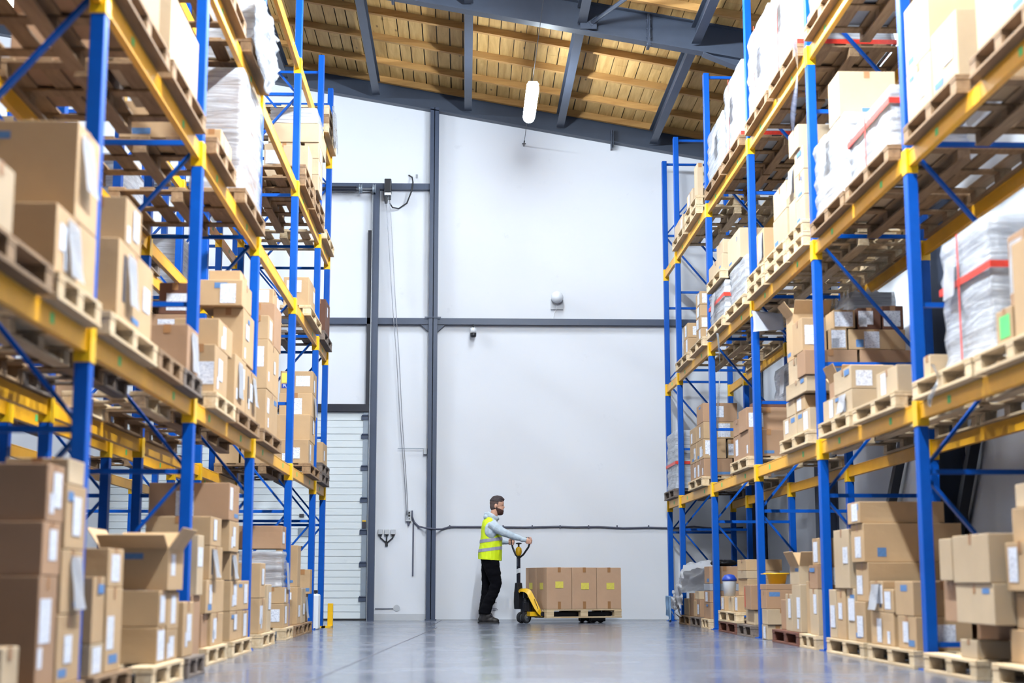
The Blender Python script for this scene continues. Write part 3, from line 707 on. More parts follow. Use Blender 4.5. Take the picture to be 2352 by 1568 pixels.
    if 'P' in opts:
        w, hh = r_.uniform(.18, .24), min(r_.uniform(.24, .32), h * .84)
        w = min(w, wy * .8)
        o = link('document_pouch', paper_mesh(w, hh, seed), body, (-s * (wx / 2 + .001), r_.uniform(-.3, .3) * (wy - w), h * .9), (0, 0, 0 if s > 0 else PI))
        if random.Random(seed + 'q').random() < .5:
            on('A', w * .3, hh * .9, M['darkprint'], 'red_dark_edge', .1, .7)
    if 'O' in opts:
        for (ax, sg_) in (('x', -1), ('x', 1), ('y', -1), ('y', 1)):
            a = R(r_.uniform(18, 70)); mb = MB()
            if ax == 'x':
                L = wy * .98; fl = min(wx / 2, .15); mb.hexa([(0, -L / 2, 0), (0, L / 2, 0), (sg_ * math.sin(a) * fl, L / 2, math.cos(a) * fl), (sg_ * math.sin(a) * fl, -L / 2, math.cos(a) * fl)] + [(sg_ * .004, -L / 2, -.0), (sg_ * .004, L / 2, 0), (sg_ * (math.sin(a) * fl + .004), L / 2, math.cos(a) * fl - .003), (sg_ * (math.sin(a) * fl + .004), -L / 2, math.cos(a) * fl - .003)])
                loc = (sg_ * (wx / 2 - .005), 0, h)
            else:
                L = wx * .98; fl = min(wy / 2, .15); mb.hexa([(-L / 2, 0, 0), (L / 2, 0, 0), (L / 2, sg_ * math.sin(a) * fl, math.cos(a) * fl), (-L / 2, sg_ * math.sin(a) * fl, math.cos(a) * fl)] + [(-L / 2, sg_ * .004, 0), (L / 2, sg_ * .004, 0), (L / 2, sg_ * (math.sin(a) * fl + .004), math.cos(a) * fl - .003), (-L / 2, sg_ * (math.sin(a) * fl + .004), math.cos(a) * fl - .003)])
                loc = (0, sg_ * (wy / 2 - .005), h)
            mb.build('flap', M['carton_i'], body, loc)
    elif 'n' not in opts:
        mb = MB(); tw = .024; dn = min(.06, h * .25)      # packing tape over the top seam and down both ends
        if r_.random() < .6 or 'T' in opts:
            mb.box(-wx / 2 - .001, wx / 2 + .001, -tw, tw, h + .0002, h + .0012); 
            for q in (-1, 1): mb.box(q * (wx / 2), q * (wx / 2 + .001), -tw, tw, h - dn, h + .0012)
        else:
            mb.box(-tw, tw, -wy / 2 - .001, wy / 2 + .001, h + .0002, h + .0012)
            for q in (-1, 1): mb.box(-tw, tw, q * (wy / 2), q * (wy / 2 + .001), h - dn, h + .0012)
        mb.build('packing_tape', M['tape'], body)
    CARTONS.append(dict(o=body, side=side, y=y0, z=z0, z1=z1, d=d0, vol=wx * wy * h, opts=opts, note=note, tone=tone, wx=wx, wy=wy, h=h))
    return body

# ------------------------------------------------------------------ shrink-wrapped loads
def film_mesh(wx, wy, h, seed, m, torn=0.0):
    b = bmesh.new(); nx, ny, nz = 10, 12, 14; r_ = random.Random(seed); off = Vector((r_.uniform(0, 50), r_.uniform(0, 50), 0))
    per = [(i / nx, 0) for i in range(nx)] + [(1, j / ny) for j in range(ny)] + [(1 - i / nx, 1) for i in range(nx)] + [(0, 1 - j / ny) for j in range(ny)]
    rings = []
    for k in range(nz + 1):
        ring = []
        for (u, v) in per:
            x, y, z = (u - .5) * wx, (v - .5) * wy, h * k / nz
            cr = .012 + .020 * abs(mnoise.noise(Vector((x * 3, y * 3, z * 7)) + off)) + .008 * math.sin(k * 2.1)
            if k == 0: cr += .01 + .03 * r_.random() * torn
            dz = (r_.uniform(-.09, .05) * torn) if k == nz else 0
            ring.append(b.verts.new((x + math.copysign(cr, x) * (abs(u - .5) > .49), y + math.copysign(cr, y) * (abs(v - .5) > .49), z + .004 + dz)))
        rings.append(ring)
    n = len(per)
    for A, B in zip(rings, rings[1:]):
        for k in range(n): b.faces.new([A[k], A[(k + 1) % n], B[(k + 1) % n], B[k]])
    if torn < .5: b.faces.new(rings[-1])
    bmesh.ops.recalc_face_normals(b, faces=b.faces)
    me = bpy.data.meshes.new('stretch_film'); b.to_mesh(me); b.free(); me.materials.append(m)
    for p in me.polygons: p.use_smooth = True
    return me
def wrapped(side, y0, y1, d0, d1, z0, z1, label, layers=3, strap=(), paper=None, tone='', dense=True, vstrap=(), torn=0.0, cols=2):
    s = SG[side]; xf = {'R': 3.12, 'L': -1.86, 'B': -3.2}[side]; xa, xb = sorted((xf + s * d0, xf + s * d1))
    best = None
    for (a0, a1, c0, c1, e0, e1) in SUP[side]:
        if min(a1, y1) - max(a0, y0) > .02 and min(c1, xb) - max(c0, xa) > .02 and abs(e1 - z0) < .14 and (best is None or e1 > best): best = e1
    if best is not None: z0 = best + .0015
    else: print('NO SUPPORT wrapped', label)
    SUP[side].append((y0, y1, xa, xb, z0, z1))
    t = thing('wrapped_load', label, 'wrapped load', ((xa + xb) / 2, (y0 + y1) / 2, z0), 0, 'shrink-wrapped pallet loads')
    wx, wy, h = xb - xa - .08, y1 - y0 - .08, z1 - z0 - .03
    m = M['carton' + ('_' + tone if tone else '')]
    for k in range(layers):
        for j in range(cols):
            me = carton_mesh(wx, wy / cols - .006, h / layers - .004, m, '%s%d%d' % (label, k, j)); link('carton', me, t, (0, (j + .5) / cols * wy - wy / 2, .004 + k * h / layers))
    fx, fy, fh = wx + .01, wy + .01, h + .006
    link('stretch_film', film_mesh(fx, fy, fh, label, M['film_w' if dense else 'film'], torn), t)
    for zf in strap:
        mb = MB(); z = h * zf; g = .034
        mb.box(-fx / 2 - g - .002, -fx / 2 - g, -fy / 2 - g, fy / 2 + g, z, z + .045); mb.box(fx / 2 + g, fx / 2 + g + .002, -fy / 2 - g, fy / 2 + g, z, z + .045)
        mb.box(-fx / 2 - g - .002, fx / 2 + g + .002, -fy / 2 - g - .002, -fy / 2 - g, z, z + .045); mb.box(-fx / 2 - g - .002, fx / 2 + g + .002, fy / 2 + g, fy / 2 + g + .002, z, z + .045)
        mb.build('strap', M['red'], t)
    for yf in vstrap:
        mb = MB(); mb.box(-s * (fx / 2 + .036), -s * (fx / 2 + .039), yf * fy - .011, yf * fy + .011, .0, h); mb.build('strap', M['red'], t)
    if paper:
        link('document_pouch', paper_mesh(.22, .28, label), t, (-s * (fx / 2 + .04), paper[0] * fy, paper[1] * h), (0, 0, 0 if s > 0 else PI))
    return t
# ------------------------------------------------------------------ what stands on the racks
P, C, Wr = pallet, carton, wrapped
# --- right rack, floor
for a in ((20.80, 21.85, 'm'), (19.83, 20.78, 'd'), (19.2, 19.80, 'l'), (17.25, 18.45, 'r'), (16.30, 17.2, 'd'), (14.02, 15.23, 'r'), (13.34, 13.98, 'l'), (11.74, 12.94, 'l'), (10.42, 11.62, 'l'), (9.15, 10.2, 'l'), (7.7, 8.88, 'l')): P('R', 0, *a)
P('R', 0, 17.25, 18.45, 'l', n=1)
C('R', 20.85, 21.3, .04, .5, .126, .44, 'b'); C('R', 21.34, 21.8, .04, .5, .126, .36, '')
C('R', 20.2, 20.5, .02, .38, .126, .36, 'bA'); C('R', 20.25, 20.62, .02, .42, .36, .47, 'p'); C('R', 20.52, 20.76, .02, .4, .126, .34, '')
C('R', 19.22, 19.74, 0, .42, .126, .33, 'bU'); C('R', 19.24, 19.72, 0, .42, .33, .48, 'bA'); C('R', 19.24, 19.72, 0, .44, .48, .57, 'gn'); C('R', 19.24, 19.66, 0, .40, .57, .79, 'bU')
C('R', 18.15, 18.44, 0, .5, .251, .42, 'AU'); C('R', 17.62, 17.9, 0, .52, .251, .42, 'p'); C('R', 17.28, 17.55, 0, .52, .251, .43, 'A')
C('R', 17.3, 17.86, .12, .50, .43, .63, ''); C('R', 17.3, 17.86, .11, .50, .63, .72, 'pT'); C('R', 17.3, 17.86, .11, .53, .72, .85, '')
C('R', 16.5, 17.0, .04, .45, .126, .29, 'pN'); C('R', 16.47, 16.88, 0, .36, .29, .56, 'bRV')
C('R', 15.62, 15.90, 0, .22, 0, .155, 'pA'); C('R', 15.60, 15.88, 0, .32, .155, .315, 'p'); C('R', 15.62, 15.92, 0, .35, .315, .51, 'bV'); C('R', 15.62, 15.95, 0, .36, .51, .57, 'bn')
C('R', 14.41, 14.69, 0, .28, .126, .48, 'pA'); C('R', 14.03, 14.40, 0, .42, .126, .57, 'pA2'); C('R', 14.05, 14.45, 0, .40, .57, .74, 'pUO'); C('R', 14.74, 15.2, .06, .5, .126, .42, 'b')
C('R', 13.34, 13.66, 0, .35, .126, .53, 'pA'); C('R', 13.34, 13.64, 0, .40, .53, .74, 'bUN'); C('R', 13.34, 13.58, .02, .3, .74, .98, 'A'); C('R', 13.69, 13.96, .04, .45, .126, .60, ''); C('R', 13.7, 13.94, .06, .36, .60, .70, 'd')
C('R', 12.68, 12.92, 0, .34, .126, .53, 'pANQ'); C('R', 12.37, 12.66, .0, .36, .126, .53, 'A'); C('R', 12.1, 12.35, .01, .40, .126, .54, 'pAU'); C('R', 11.76, 12.08, 0, .72, .126, .44, 'AU')
C('R', 12.16, 12.66, -.01, .28, .54, 1.02, 'pA'); C('R', 11.70, 12.08, .02, .74, .44, .745, 'AT'); C('R', 11.72, 12.12, 0, .78, .745, 1.05, 'AQT'); C('R', 11.75, 12.13, -.02, .66, 1.05, 1.22, 'AUT')
C('R', 10.99, 11.6, 0, .38, .126, .37, 'A2'); C('R', 11.24, 11.6, 0, .34, .37, .60, 'AP'); C('R', 10.97, 11.22, 0, .34, .37, .54, 'A'); C('R', 10.45, 10.88, 0, .40, .126, .355, 'AUN'); C('R', 10.47, 10.93, 0, .44, .355, .60, 'UN2'); C('R', 10.5, 11.4, .46, .9, .126, .5, 'b'); 
C('R', 9.2, 9.52, .0, .22, .126, .24, 'p'); C('R', 9.24, 9.9, .24, .6, .126, .34, 'bn'); C('R', 8.8, 9.5, -.02, .36, .34, .585, 'pU'); C('R', 9.54, 9.86, .02, .45, .34, .60, 'b'); C('R', 8.82, 9.5, -.03, .34, .585, .88, 'p'); C('R', 9.54, 9.8, -.02, .34, .60, .87, 'p')
C('R', 8.3, 8.85, .08, .5, .126, .32, 'AN'); C('R', 8.3, 8.78, .1, .5, .32, .54, 'V'); C('R', 8.33, 8.78, .05, .4, .54, .82, 'AN'); C('R', 8.3, 8.78, .1, .5, .82, 1.02, 'N2'); C('R', 8.32, 8.76, .12, .5, 1.02, 1.16, 'pT'); C('R', 7.75, 8.26, .05, .5, .126, .5, '')
# --- right rack, lowest shelf
for a in ((22.12, 23.25, 'd'), (19.48, 20.72, 'l'), (16.30, 17.40, 'l'), (13.40, 14.62, 'l'), (11.92, 13.0, 'l'), (10.62, 11.82, 'l'), (8.98, 10.2, 'l'), (7.72, 8.92, 'l')): P('R', 1, *a)
Wr('R', 22.14, 23.2, 0, .9, 1.957, 2.85, 'white wrapped load with red band, lowest right shelf, nearest the back wall', 3, (.42,), tone='g')
for (a, b) in ((19.5, 20.1), (20.12, 20.7)):
    h = ((1.957, 2.19), (2.19, 2.45), (2.45, 2.67))
    for i, (z0, z1) in enumerate(h):
        C('R', a, b, 0, (.38, .30, .44)[i], z0, z1, ('bA2V', 'A2NU', 'AN')[i])
C('R', 19.5, 20.05, 0, .46, 2.67, 2.92, 'bNU'); C('R', 19.55, 20.6, .46, .9, 1.957, 2.4, 'b'); C('R', 19.5, 19.8, .32, .45, 2.19, 2.44, 'AN')
C('R', 16.32, 17.34, 0, .44, 1.957, 2.25, 'bA2V'); C('R', 16.36, 16.85, -.02, .47, 2.25, 2.5, 'bN'); C('R', 16.9, 17.3, .0, .4, 2.25, 2.44, 'b'); C('R', 16.4, 16.8, .1, .44, 2.5, 2.58, 'dn')
Wr('R', 16.42, 17.3, .48, .98, 1.957, 3.05, 'tall grey wrapped load standing at the back of the lowest shelf on the right', 3, (), (-.2, .95), tone='g', dense=True, cols=1)
C('R', 13.42, 13.95, 0, .38, 1.957, 2.16, 'pAU'); C('R', 13.98, 14.58, 0, .38, 1.957, 2.16, 'pAU'); C('R', 13.6, 14.0, 0, .40, 2.16, 2.30, 'A'); C('R', 14.02, 14.4, 0, .4, 2.16, 2.31, 'p'); C('R', 13.44, 14.3, -.02, .36, 2.30, 2.46, 'pU')
C('R', 13.78, 14.25, 0, .4, 2.46, 2.69, 'p'); C('R', 13.42, 13.75, -.03, .46, 2.46, 2.69, 'bV'); C('R', 13.44, 13.9, .48, .98, 1.957, 2.47, 'b'); C('R', 13.42, 13.72, .48, .98, 2.47, 2.69, 'b')
C('R', 13.50, 13.9, -.03, .20, 2.69, 3.0, 'NT'); C('R', 13.42, 13.8, .215, .37, 2.69, 2.89, 'N2'); C('R', 13.42, 13.76, .38, .91, 2.69, 2.88, 'NQ'); C('R', 13.42, 13.74, .25, .45, 2.89, 3.06, 'N'); C('R', 13.42, 13.74, .47, .69, 2.88, 3.08, 'dN2'); C('R', 13.42, 13.74, .70, .90, 2.88, 3.10, 'dN2')
C('R', 13.97, 14.3, .0, .36, 2.69, 3.12, 'UO')
Wr('R', 14.0, 14.6, .54, 1.02, 1.957, 3.38, 'torn white wrapped load behind the open cartons on the lowest right shelf', 3, (), None, 'g', True, torn=1.0, cols=1)
C('R', 11.94, 12.9, 0, .42, 1.957, 2.14, 'pA2UP'); C('R', 11.94, 12.5, 0, .36, 2.14, 2.335, 'pUN'); C('R', 12.55, 12.9, .06, .42, 2.14, 2.30, 'bO'); C('R', 10.64, 11.2, 0, .36, 1.957, 2.15, 'pAN'); C('R', 11.3, 11.78, .45, .85, 1.957, 2.2, 'b')
Wr('R', 9.0, 10.0, .13, 1.02, 1.957, 2.9, 'white wrapped load with red bands on the lowest right shelf beside green-labelled carton', 4, (.62,), (.25, .86), 'g', True, (.1,))
C('R', 10.02, 10.18, .05, .3, 1.957, 2.13, 'p'); C('R', 8.33, 8.6, 0, .36, 1.957, 2.16, 'K'); C('R', 8.34, 8.62, .10, .5, 2.16, 2.62, 'bP'); C('R', 7.76, 8.3, .0, .5, 1.957, 2.5, '')
# --- right rack, second shelf
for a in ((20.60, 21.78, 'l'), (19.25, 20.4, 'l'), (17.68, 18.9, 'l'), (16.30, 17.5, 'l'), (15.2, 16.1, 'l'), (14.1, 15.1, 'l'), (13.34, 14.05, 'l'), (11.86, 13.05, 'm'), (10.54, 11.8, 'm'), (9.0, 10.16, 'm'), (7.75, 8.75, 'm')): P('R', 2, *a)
for a in ((15.2, 16.1), (14.1, 15.1), (13.34, 14.05)): P('R', 2, *a, 'l', n=1)
C('R', 20.7, 21.15, 0, .3, 3.771, 3.99, 'A'); C('R', 20.7, 21.1, 0, .28, 3.99, 4.2, 'AN')
for z0, z1 in ((3.771, 3.93), (3.93, 4.09), (4.09, 4.25), (4.25, 4.43)): C('R', 19.55, 19.93, 0, .27, z0, z1, 'AN')
Wr('R', 17.72, 18.85, 0, .8, 3.771, 4.24, 'low white wrapped load with red band, carrying a pallet of cartons', 2, (.55,), (.1, .9), '')
Wr('R', 16.32, 17.4, 0, .8, 3.771, 4.25, 'white wrapped load under the lettered carton on the second right shelf', 2, (), None, 'p')
SUP['R'].append((17.72, 18.85, 3.12, 3.9, 4.2, 4.24))
pl = pallet('R', 2, 17.75, 18.83, 'l'); pl.location.z = 4.243; PALS[-1] = PALS[-1][:5] + (4.243,) + PALS[-1][6:]; SUP['R'][-1] = SUP['R'][-1][:4] + (4.243, 4.368)
C('R', 17.8, 18.8, 0, .42, 4.368, 4.56, 'pU'); C('R', 16.62, 17.4, 0, .36, 4.25, 4.60, 'pSUN'); C('R', 17.8, 18.3, 0.02, .4, 4.56, 4.74, 'p')
C('R', 13.36, 13.72, 0, .30, 3.9, 4.14, 'pU'); C('R', 13.36, 13.72, 0, .30, 4.14, 4.38, 'pSU'); C('R', 13.36, 13.72, 0, .30, 4.38, 4.61, 'pSU'); C('R', 13.74, 14.03, 0, .34, 3.9, 4.2, 'p'); C('R', 13.74, 14.03, 0, .34, 4.2, 4.53, 'pP')
C('R', 14.12, 14.77, 0, .42, 3.9, 4.2, 'pU'); C('R', 14.12, 14.74, 0, .40, 4.2, 4.48, 'pT'); C('R', 15.24, 15.66, 0, .32, 3.9, 4.27, 'PV'); C('R', 13.46, 13.87, -.02, .32, 4.61, 4.84, 'p')
Wr('R', 11.9, 13.0, 0, .9, 3.771, 4.48, 'tall white wrapped load carrying one big pale carton on the second right shelf', 3, (), (.1, .97), 'p', cols=2)
C('R', 12.1, 12.48, .03, .52, 4.48, 4.88, 'pAV'); 
Wr('R', 10.56, 11.78, 0, .6, 3.771, 4.26, 'red-banded white wrapped load on the second right shelf, beside the one carrying a carton', 3, (.7,), None, 'p', True, (.05,))
C('R', 9.03, 9.55, 0, .34, 3.771, 4.22, 'pAU'); C('R', 9.57, 10.12, 0, .36, 3.771, 4.14, 'pAU'); C('R', 9.57, 10.12, 0, .36, 4.14, 4.62, 'pATU'); C('R', 9.05, 9.55, .36, .75, 3.771, 4.7, 'V'); C('R', 7.8, 8.68, 0, .42, 3.771, 4.15, 'pUA'); C('R', 7.8, 8.68, 0, .42, 4.15, 4.5, 'p')
# --- right rack, third shelf
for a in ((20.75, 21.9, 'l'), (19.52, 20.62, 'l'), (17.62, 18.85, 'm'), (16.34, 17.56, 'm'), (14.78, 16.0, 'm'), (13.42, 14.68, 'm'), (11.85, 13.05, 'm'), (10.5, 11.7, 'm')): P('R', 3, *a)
P('R', 3, 19.52, 20.62, 'l', n=1)
C('R', 20.0, 20.55, 0, .32, 5.742, 5.97, 'pA'); C('R', 19.56, 19.85, 0, .08, 5.742, 6.2, 'p'); C('R', 20.95, 21.85, 0, .4, 5.615, 5.84, 'pA2')
Wr('R', 16.36, 17.5, 0, .95, 5.615, 6.55, 'white wrapped load with red base strip, third right shelf, third bay from back', 3, (.005,), (.1, .75), 'g', True, (.15,))
Wr('R', 17.64, 18.8, 0, .95, 5.615, 6.35, 'lower white wrapped load on the third right shelf, second from the back wall', 3, (), (-.1, .8), 'g')
Wr('R', 14.8, 15.95, 0, .95, 5.615, 6.6, 'white wrapped load, third right shelf, fourth bay from back, far end', 3, (), (.0, .7), 'g', True, (.1,))
Wr('R', 13.44, 14.66, 0, .95, 5.615, 6.6, 'white wrapped load with red base strip, third right shelf, fourth bay from back, near end', 3, (.005,), (.2, .8), '', True, (.2,))
Wr('R', 11.87, 13.0, 0, .95, 5.615, 6.5, 'white wrapped load cut by the top edge of the photo, third right shelf', 3, (.05,), None, 'g')
# --- left rack, floor
for a in ((17.40, 18.38, 'm', 0), (16.54, 17.36, 'm', 0), (15.70, 16.36, 'l', 0), (13.86, 14.82, 'l', 0), (12.13, 13.2, 'l', 0), (10.92, 11.86, 'l', 0)): P('L', 0, a[0], a[1], a[2])
P('L', 0, 9.53, 10.15, 'd', d=-.12); P('L', 0, 8.55, 9.5, 'l', d=-.1); P('L', 0, 7.64, 8.5, 'm'); P('L', 0, 6.15, 7.46, 'm')
C('L', 17.9, 18.34, .02, .3, .126, .45, 'AP'); C('L', 18.1, 18.36, -.02, .16, .45, .74, 'V'); C('L', 17.42, 17.86, 0, .32, .126, .52, 'pA'); C('L', 16.98, 17.33, 0, .3, .126, .535, 'AN'); C('L', 17.02, 17.33, .01, .26, .535, 1.0, 'V'); C('L', 16.58, 16.95, .05, .4, .126, .4, '')
C('L', 15.72, 16.2, 0, .28, .126, .37, 'AN'); C('L', 15.73, 16.15, .0, .26, .37, .54, 'A'); C('L', 15.73, 16.3, .3, .64, .126, .54, 'b')
Wr('L', 15.72, 16.2, .02, .62, .54, .93, 'brown carton wrapped in shiny film on the left floor with another carton on top', 1, (), (.2, .7), 'b', False, cols=1)
C('L', 15.74, 16.12, .04, .58, .93, 1.17, 'bA')
C('L', 13.88, 14.27, 0, .24, .126, .445, 'A2'); C('L', 13.88, 14.22, 0, .22, .445, .765, 'A'); C('L', 14.4, 14.7, .0, .28, .126, .57, 'pA'); C('L', 13.9, 14.6, .32, .8, .126, .6, 'b')
C('L', 12.15, 12.8, 0, .42, .126, .36, 'UA'); C('L', 12.82, 13.18, 0, .42, .126, .355, 'A'); C('L', 12.15, 12.5, 0, .36, .36, .6, 'A2'); C('L', 12.52, 13.15, 0, .38, .355, .605, 'UA'); C('L', 12.15, 12.6, .01, .36, .6, .83, 'P'); C('L', 12.0, 12.5, .0, .36, .83, 1.075, 'A2'); C('L', 11.95, 12.45, 0, .64, 1.075, 1.37, 'bANUT')
C('L', 11.25, 11.80, 0, .34, .126, .365, 'A2'); C('L', 11.0, 11.8, .0, .38, .365, .61, 'AU'); C('L', 11.1, 11.7, 0, .34, .61, .855, 'P'); C('L', 11.1, 11.6, 0, .48, .855, 1.07, 'A'); C('L', 10.95, 11.22, .02, .34, .126, .365, 'b')
C('L', 10.56, 10.88, .02, .40, 0, .5, 'b'); C('L', 10.6, 10.84, 0, .14, .5, .92, 'pA')
C('L', 8.85, 9.08, -.09, .22, .126, .335, 'A'); C('L', 8.87, 9.12, -.09, .22, .335, .545, 'A'); C('L', 9.12, 9.48, -.09, .2, .126, .31, 'A2'); C('L', 9.14, 9.48, -.09, .2, .31, .535, 'A'); C('L', 9.0, 9.48, -.11, .30, .545, .79, 'AOV'); C('L', 9.6, 9.95, -.1, .15, .126, .47, 'A2'); C('L', 8.9, 9.44, .33, .75, .126, .52, 'b')
C('L', 7.66, 7.94, 0, .3, .126, .285, 'pYA'); C('L', 7.97, 8.33, 0, .36, .126, .565, 'UA'); C('L', 7.66, 7.92, .0, .18, .285, .62, 'U'); C('L', 7.97, 8.32, 0, .24, .565, .77, 'A')
C('L', 6.7, 7.0, 0, .45, .126, .62, 'bA2'); C('L', 6.72, 7.02, 0, .47, .62, .86, 'bA'); C('L', 6.75, 7.04, 0, .5, .86, 1.12, 'bA2T'); C('L', 7.03, 7.45, 0, .32, .126, .445, 'AU'); C('L', 7.05, 7.45, 0.0, .3, .445, .745, 'PU'); C('L', 7.07, 7.46, 0, .32, .745, 1.05, 'AU'); C('L', 7.09, 7.4, 0, .3, 1.05, 1.17, 'p'); C('L', 6.2, 6.45, 0, .3, .126, .33, 'pY')
C('L', 7.03, 7.44, .36, .8, .126, .7, 'b')
# --- left rack, lowest shelf
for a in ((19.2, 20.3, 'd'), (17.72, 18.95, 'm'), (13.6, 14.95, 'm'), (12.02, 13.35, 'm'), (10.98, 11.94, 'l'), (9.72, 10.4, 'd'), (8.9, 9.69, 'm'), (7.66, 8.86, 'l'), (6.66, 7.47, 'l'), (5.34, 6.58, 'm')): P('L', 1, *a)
P('L', 1, 19.2, 20.3, 'd', n=1)
C('L', 19.6, 20.2, 0, .2, 2.103, 2.4, 'A'); C('L', 19.65, 20.2, .22, .5, 2.103, 2.36, 'b')
C('L', 17.76, 18.5, 0, .42, 1.977, 2.26, 'A2N'); C('L', 17.9, 18.6, 0, .42, 2.26, 2.57, 'A'); C('L', 18.1, 18.65, 0, .40, 2.57, 2.855, 'NP'); C('L', 18.15, 18.65, 0, .40, 2.855, 3.13, 'NYA'); C('L', 17.8, 18.5, .44, .8, 1.977, 2.25, ''); C('L', 17.8, 18.5, .82, 1.1, 1.977, 2.25, '')
C('L', 13.97, 14.8, 0, .26, 1.977, 2.38, 'A2U'); C('L', 13.97, 14.84, 0, .22, 2.38, 2.85, 'A2N'); C('L', 13.98, 14.3, 0, .2, 2.85, 3.08, 'A'); C('L', 14.4, 14.95, .0, .32, 2.85, 3.27, 'b'); C('L', 14.42, 14.66, .02, .3, 3.27, 3.42, 'N2'); C('L', 14.68, 14.92, .02, .3, 3.27, 3.4, 'A')
C('L', 12.04, 12.62, 0, .32, 1.977, 2.42, 'A2P'); C('L', 12.65, 13.33, 0, .3, 1.977, 2.4, 'A2P'); C('L', 12.4, 13.05, 0, .26, 2.42, 2.86, 'U2A'); C('L', 12.3, 12.84, 0, .36, 2.86, 3.08, 'NV'); C('L', 12.5, 12.9, .05, .32, 3.08, 3.2, ''); C('L', 12.04, 12.6, .36, .72, 1.977, 2.4, 'b'); C('L', 12.04, 12.6, .36, .7, 2.4, 2.74, 'bN'); C('L', 12.04, 12.5, .38, .64, 2.74, 3.0, 'dN')
C('L', 11.05, 11.65, 0, .22, 1.977, 2.34, 'A2N'); C('L', 11.2, 11.85, .0, .34, 2.34, 2.56, 'A2')
C('L', 9.95, 10.36, 0, .28, 1.977, 2.3, 'bP'); C('L', 8.95, 9.6, .3, .7, 1.977, 2.3, 'b')
C('L', 7.9, 8.8, 0, .32, 1.977, 2.42, 'PUA'); C('L', 8.03, 8.44, 0, .3, 2.42, 2.68, 'A2'); C('L', 7.72, 8.6, .36, .9, 1.977, 2.35, 'b')
C('L', 6.68, 7.43, 0, .48, 1.977, 2.3, 'PA2'); C('L', 6.98, 7.42, 0.0, .48, 2.3, 2.78, 'PV'); C('L', 5.7, 6.05, 0, .3, 1.977, 2.26, 'p'); C('L', 5.6, 6.2, .32, .8, 1.977, 2.4, '')
# --- left rack, second shelf
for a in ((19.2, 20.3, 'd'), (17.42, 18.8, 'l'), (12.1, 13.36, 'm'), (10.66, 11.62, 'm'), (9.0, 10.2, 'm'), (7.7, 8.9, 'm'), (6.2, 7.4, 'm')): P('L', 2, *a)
C('L', 19.6, 20.2, 0, .18, 3.816, 4.3, 'dA'); C('L', 17.46, 18.2, 0, .3, 3.816, 4.16, 'ANT'); C('L', 10.7, 11.3, .18, .7, 3.816, 4.1, 'V'); C('L', 11.0, 11.54, .0, .15, 3.816, 3.98, 'A')
Wr('L', 12.15, 13.34, .0, .46, 3.816, 4.9, 'tall white wrapped load on the second left shelf close to the third shelf above', 4, (), None, 'b', False)
C('L', 9.02, 10.0, 0, .42, 3.816, 4.28, 'pA'); C('L', 7.8, 8.7, 0, .5, 3.816, 4.25, 'b'); C('L', 6.3, 7.3, .05, .6, 3.816, 4.3, 'b'); C('L', 9.05, 10.0, .5, 1.0, 3.816, 4.4, 'b')
# --- left rack, third and top shelves
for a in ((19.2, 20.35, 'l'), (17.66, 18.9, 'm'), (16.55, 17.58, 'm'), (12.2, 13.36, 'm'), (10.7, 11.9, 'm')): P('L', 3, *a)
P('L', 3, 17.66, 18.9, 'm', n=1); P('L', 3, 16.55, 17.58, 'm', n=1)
C('L', 17.08, 17.56, 0, .3, 5.282, 5.66, 'pV'); C('L', 17.08, 17.56, .32, .52, 5.282, 5.68, 'pN')
for z0, z1 in ((5.282, 5.48), (5.48, 5.68), (5.68, 5.88)): C('L', 17.7, 18.2, -.06, .12, z0, z1, 'pA')
C('L', 17.7, 18.4, .16, .56, 5.282, 5.88, 'p'); C('L', 17.68, 18.6, -.06, .56, 5.88, 6.12, 'p')
Wr('L', 17.68, 18.6, -.04, .56, 6.12, 6.34, 'flat white wrapped bundle on top of the carton pile on the third left shelf', 1, (), None, 'p')
Wr('L', 12.72, 13.34, .0, .5, 5.155, 5.75, 'white wrapped load under loose film on the third left shelf', 2, (), None, 'p', True, torn=.6, cols=1)
for n in range(3): P('L', 4, 19.2, 20.35, 'lml'[n], n=n)
# --- rear rack behind the left one
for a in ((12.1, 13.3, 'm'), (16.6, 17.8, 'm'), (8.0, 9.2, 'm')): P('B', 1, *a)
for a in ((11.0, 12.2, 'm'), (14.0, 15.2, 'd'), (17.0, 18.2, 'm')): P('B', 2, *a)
C('B', 12.1, 12.7, .1, .6, 1.977, 2.3, 'b'); C('B', 8.1, 9.0, .1, .7, 1.977, 2.6, 'b'); C('B', 11.1, 11.6, .1, .5, 3.816, 4.1, 'p'); C('B', 11.65, 12.1, .1, .5, 3.816, 4.05, 'p')
Wr('B', 14.05, 15.15, .1, .9, 3.816, 4.7, 'white wrapped load seen through the left rack on the rear rack', 2, (), None, 'g')
Wr('B', 17.05, 18.15, .1, .9, 3.816, 4.6, 'second white wrapped load seen through the left rack, nearer the back wall', 2, (), None, 'p')

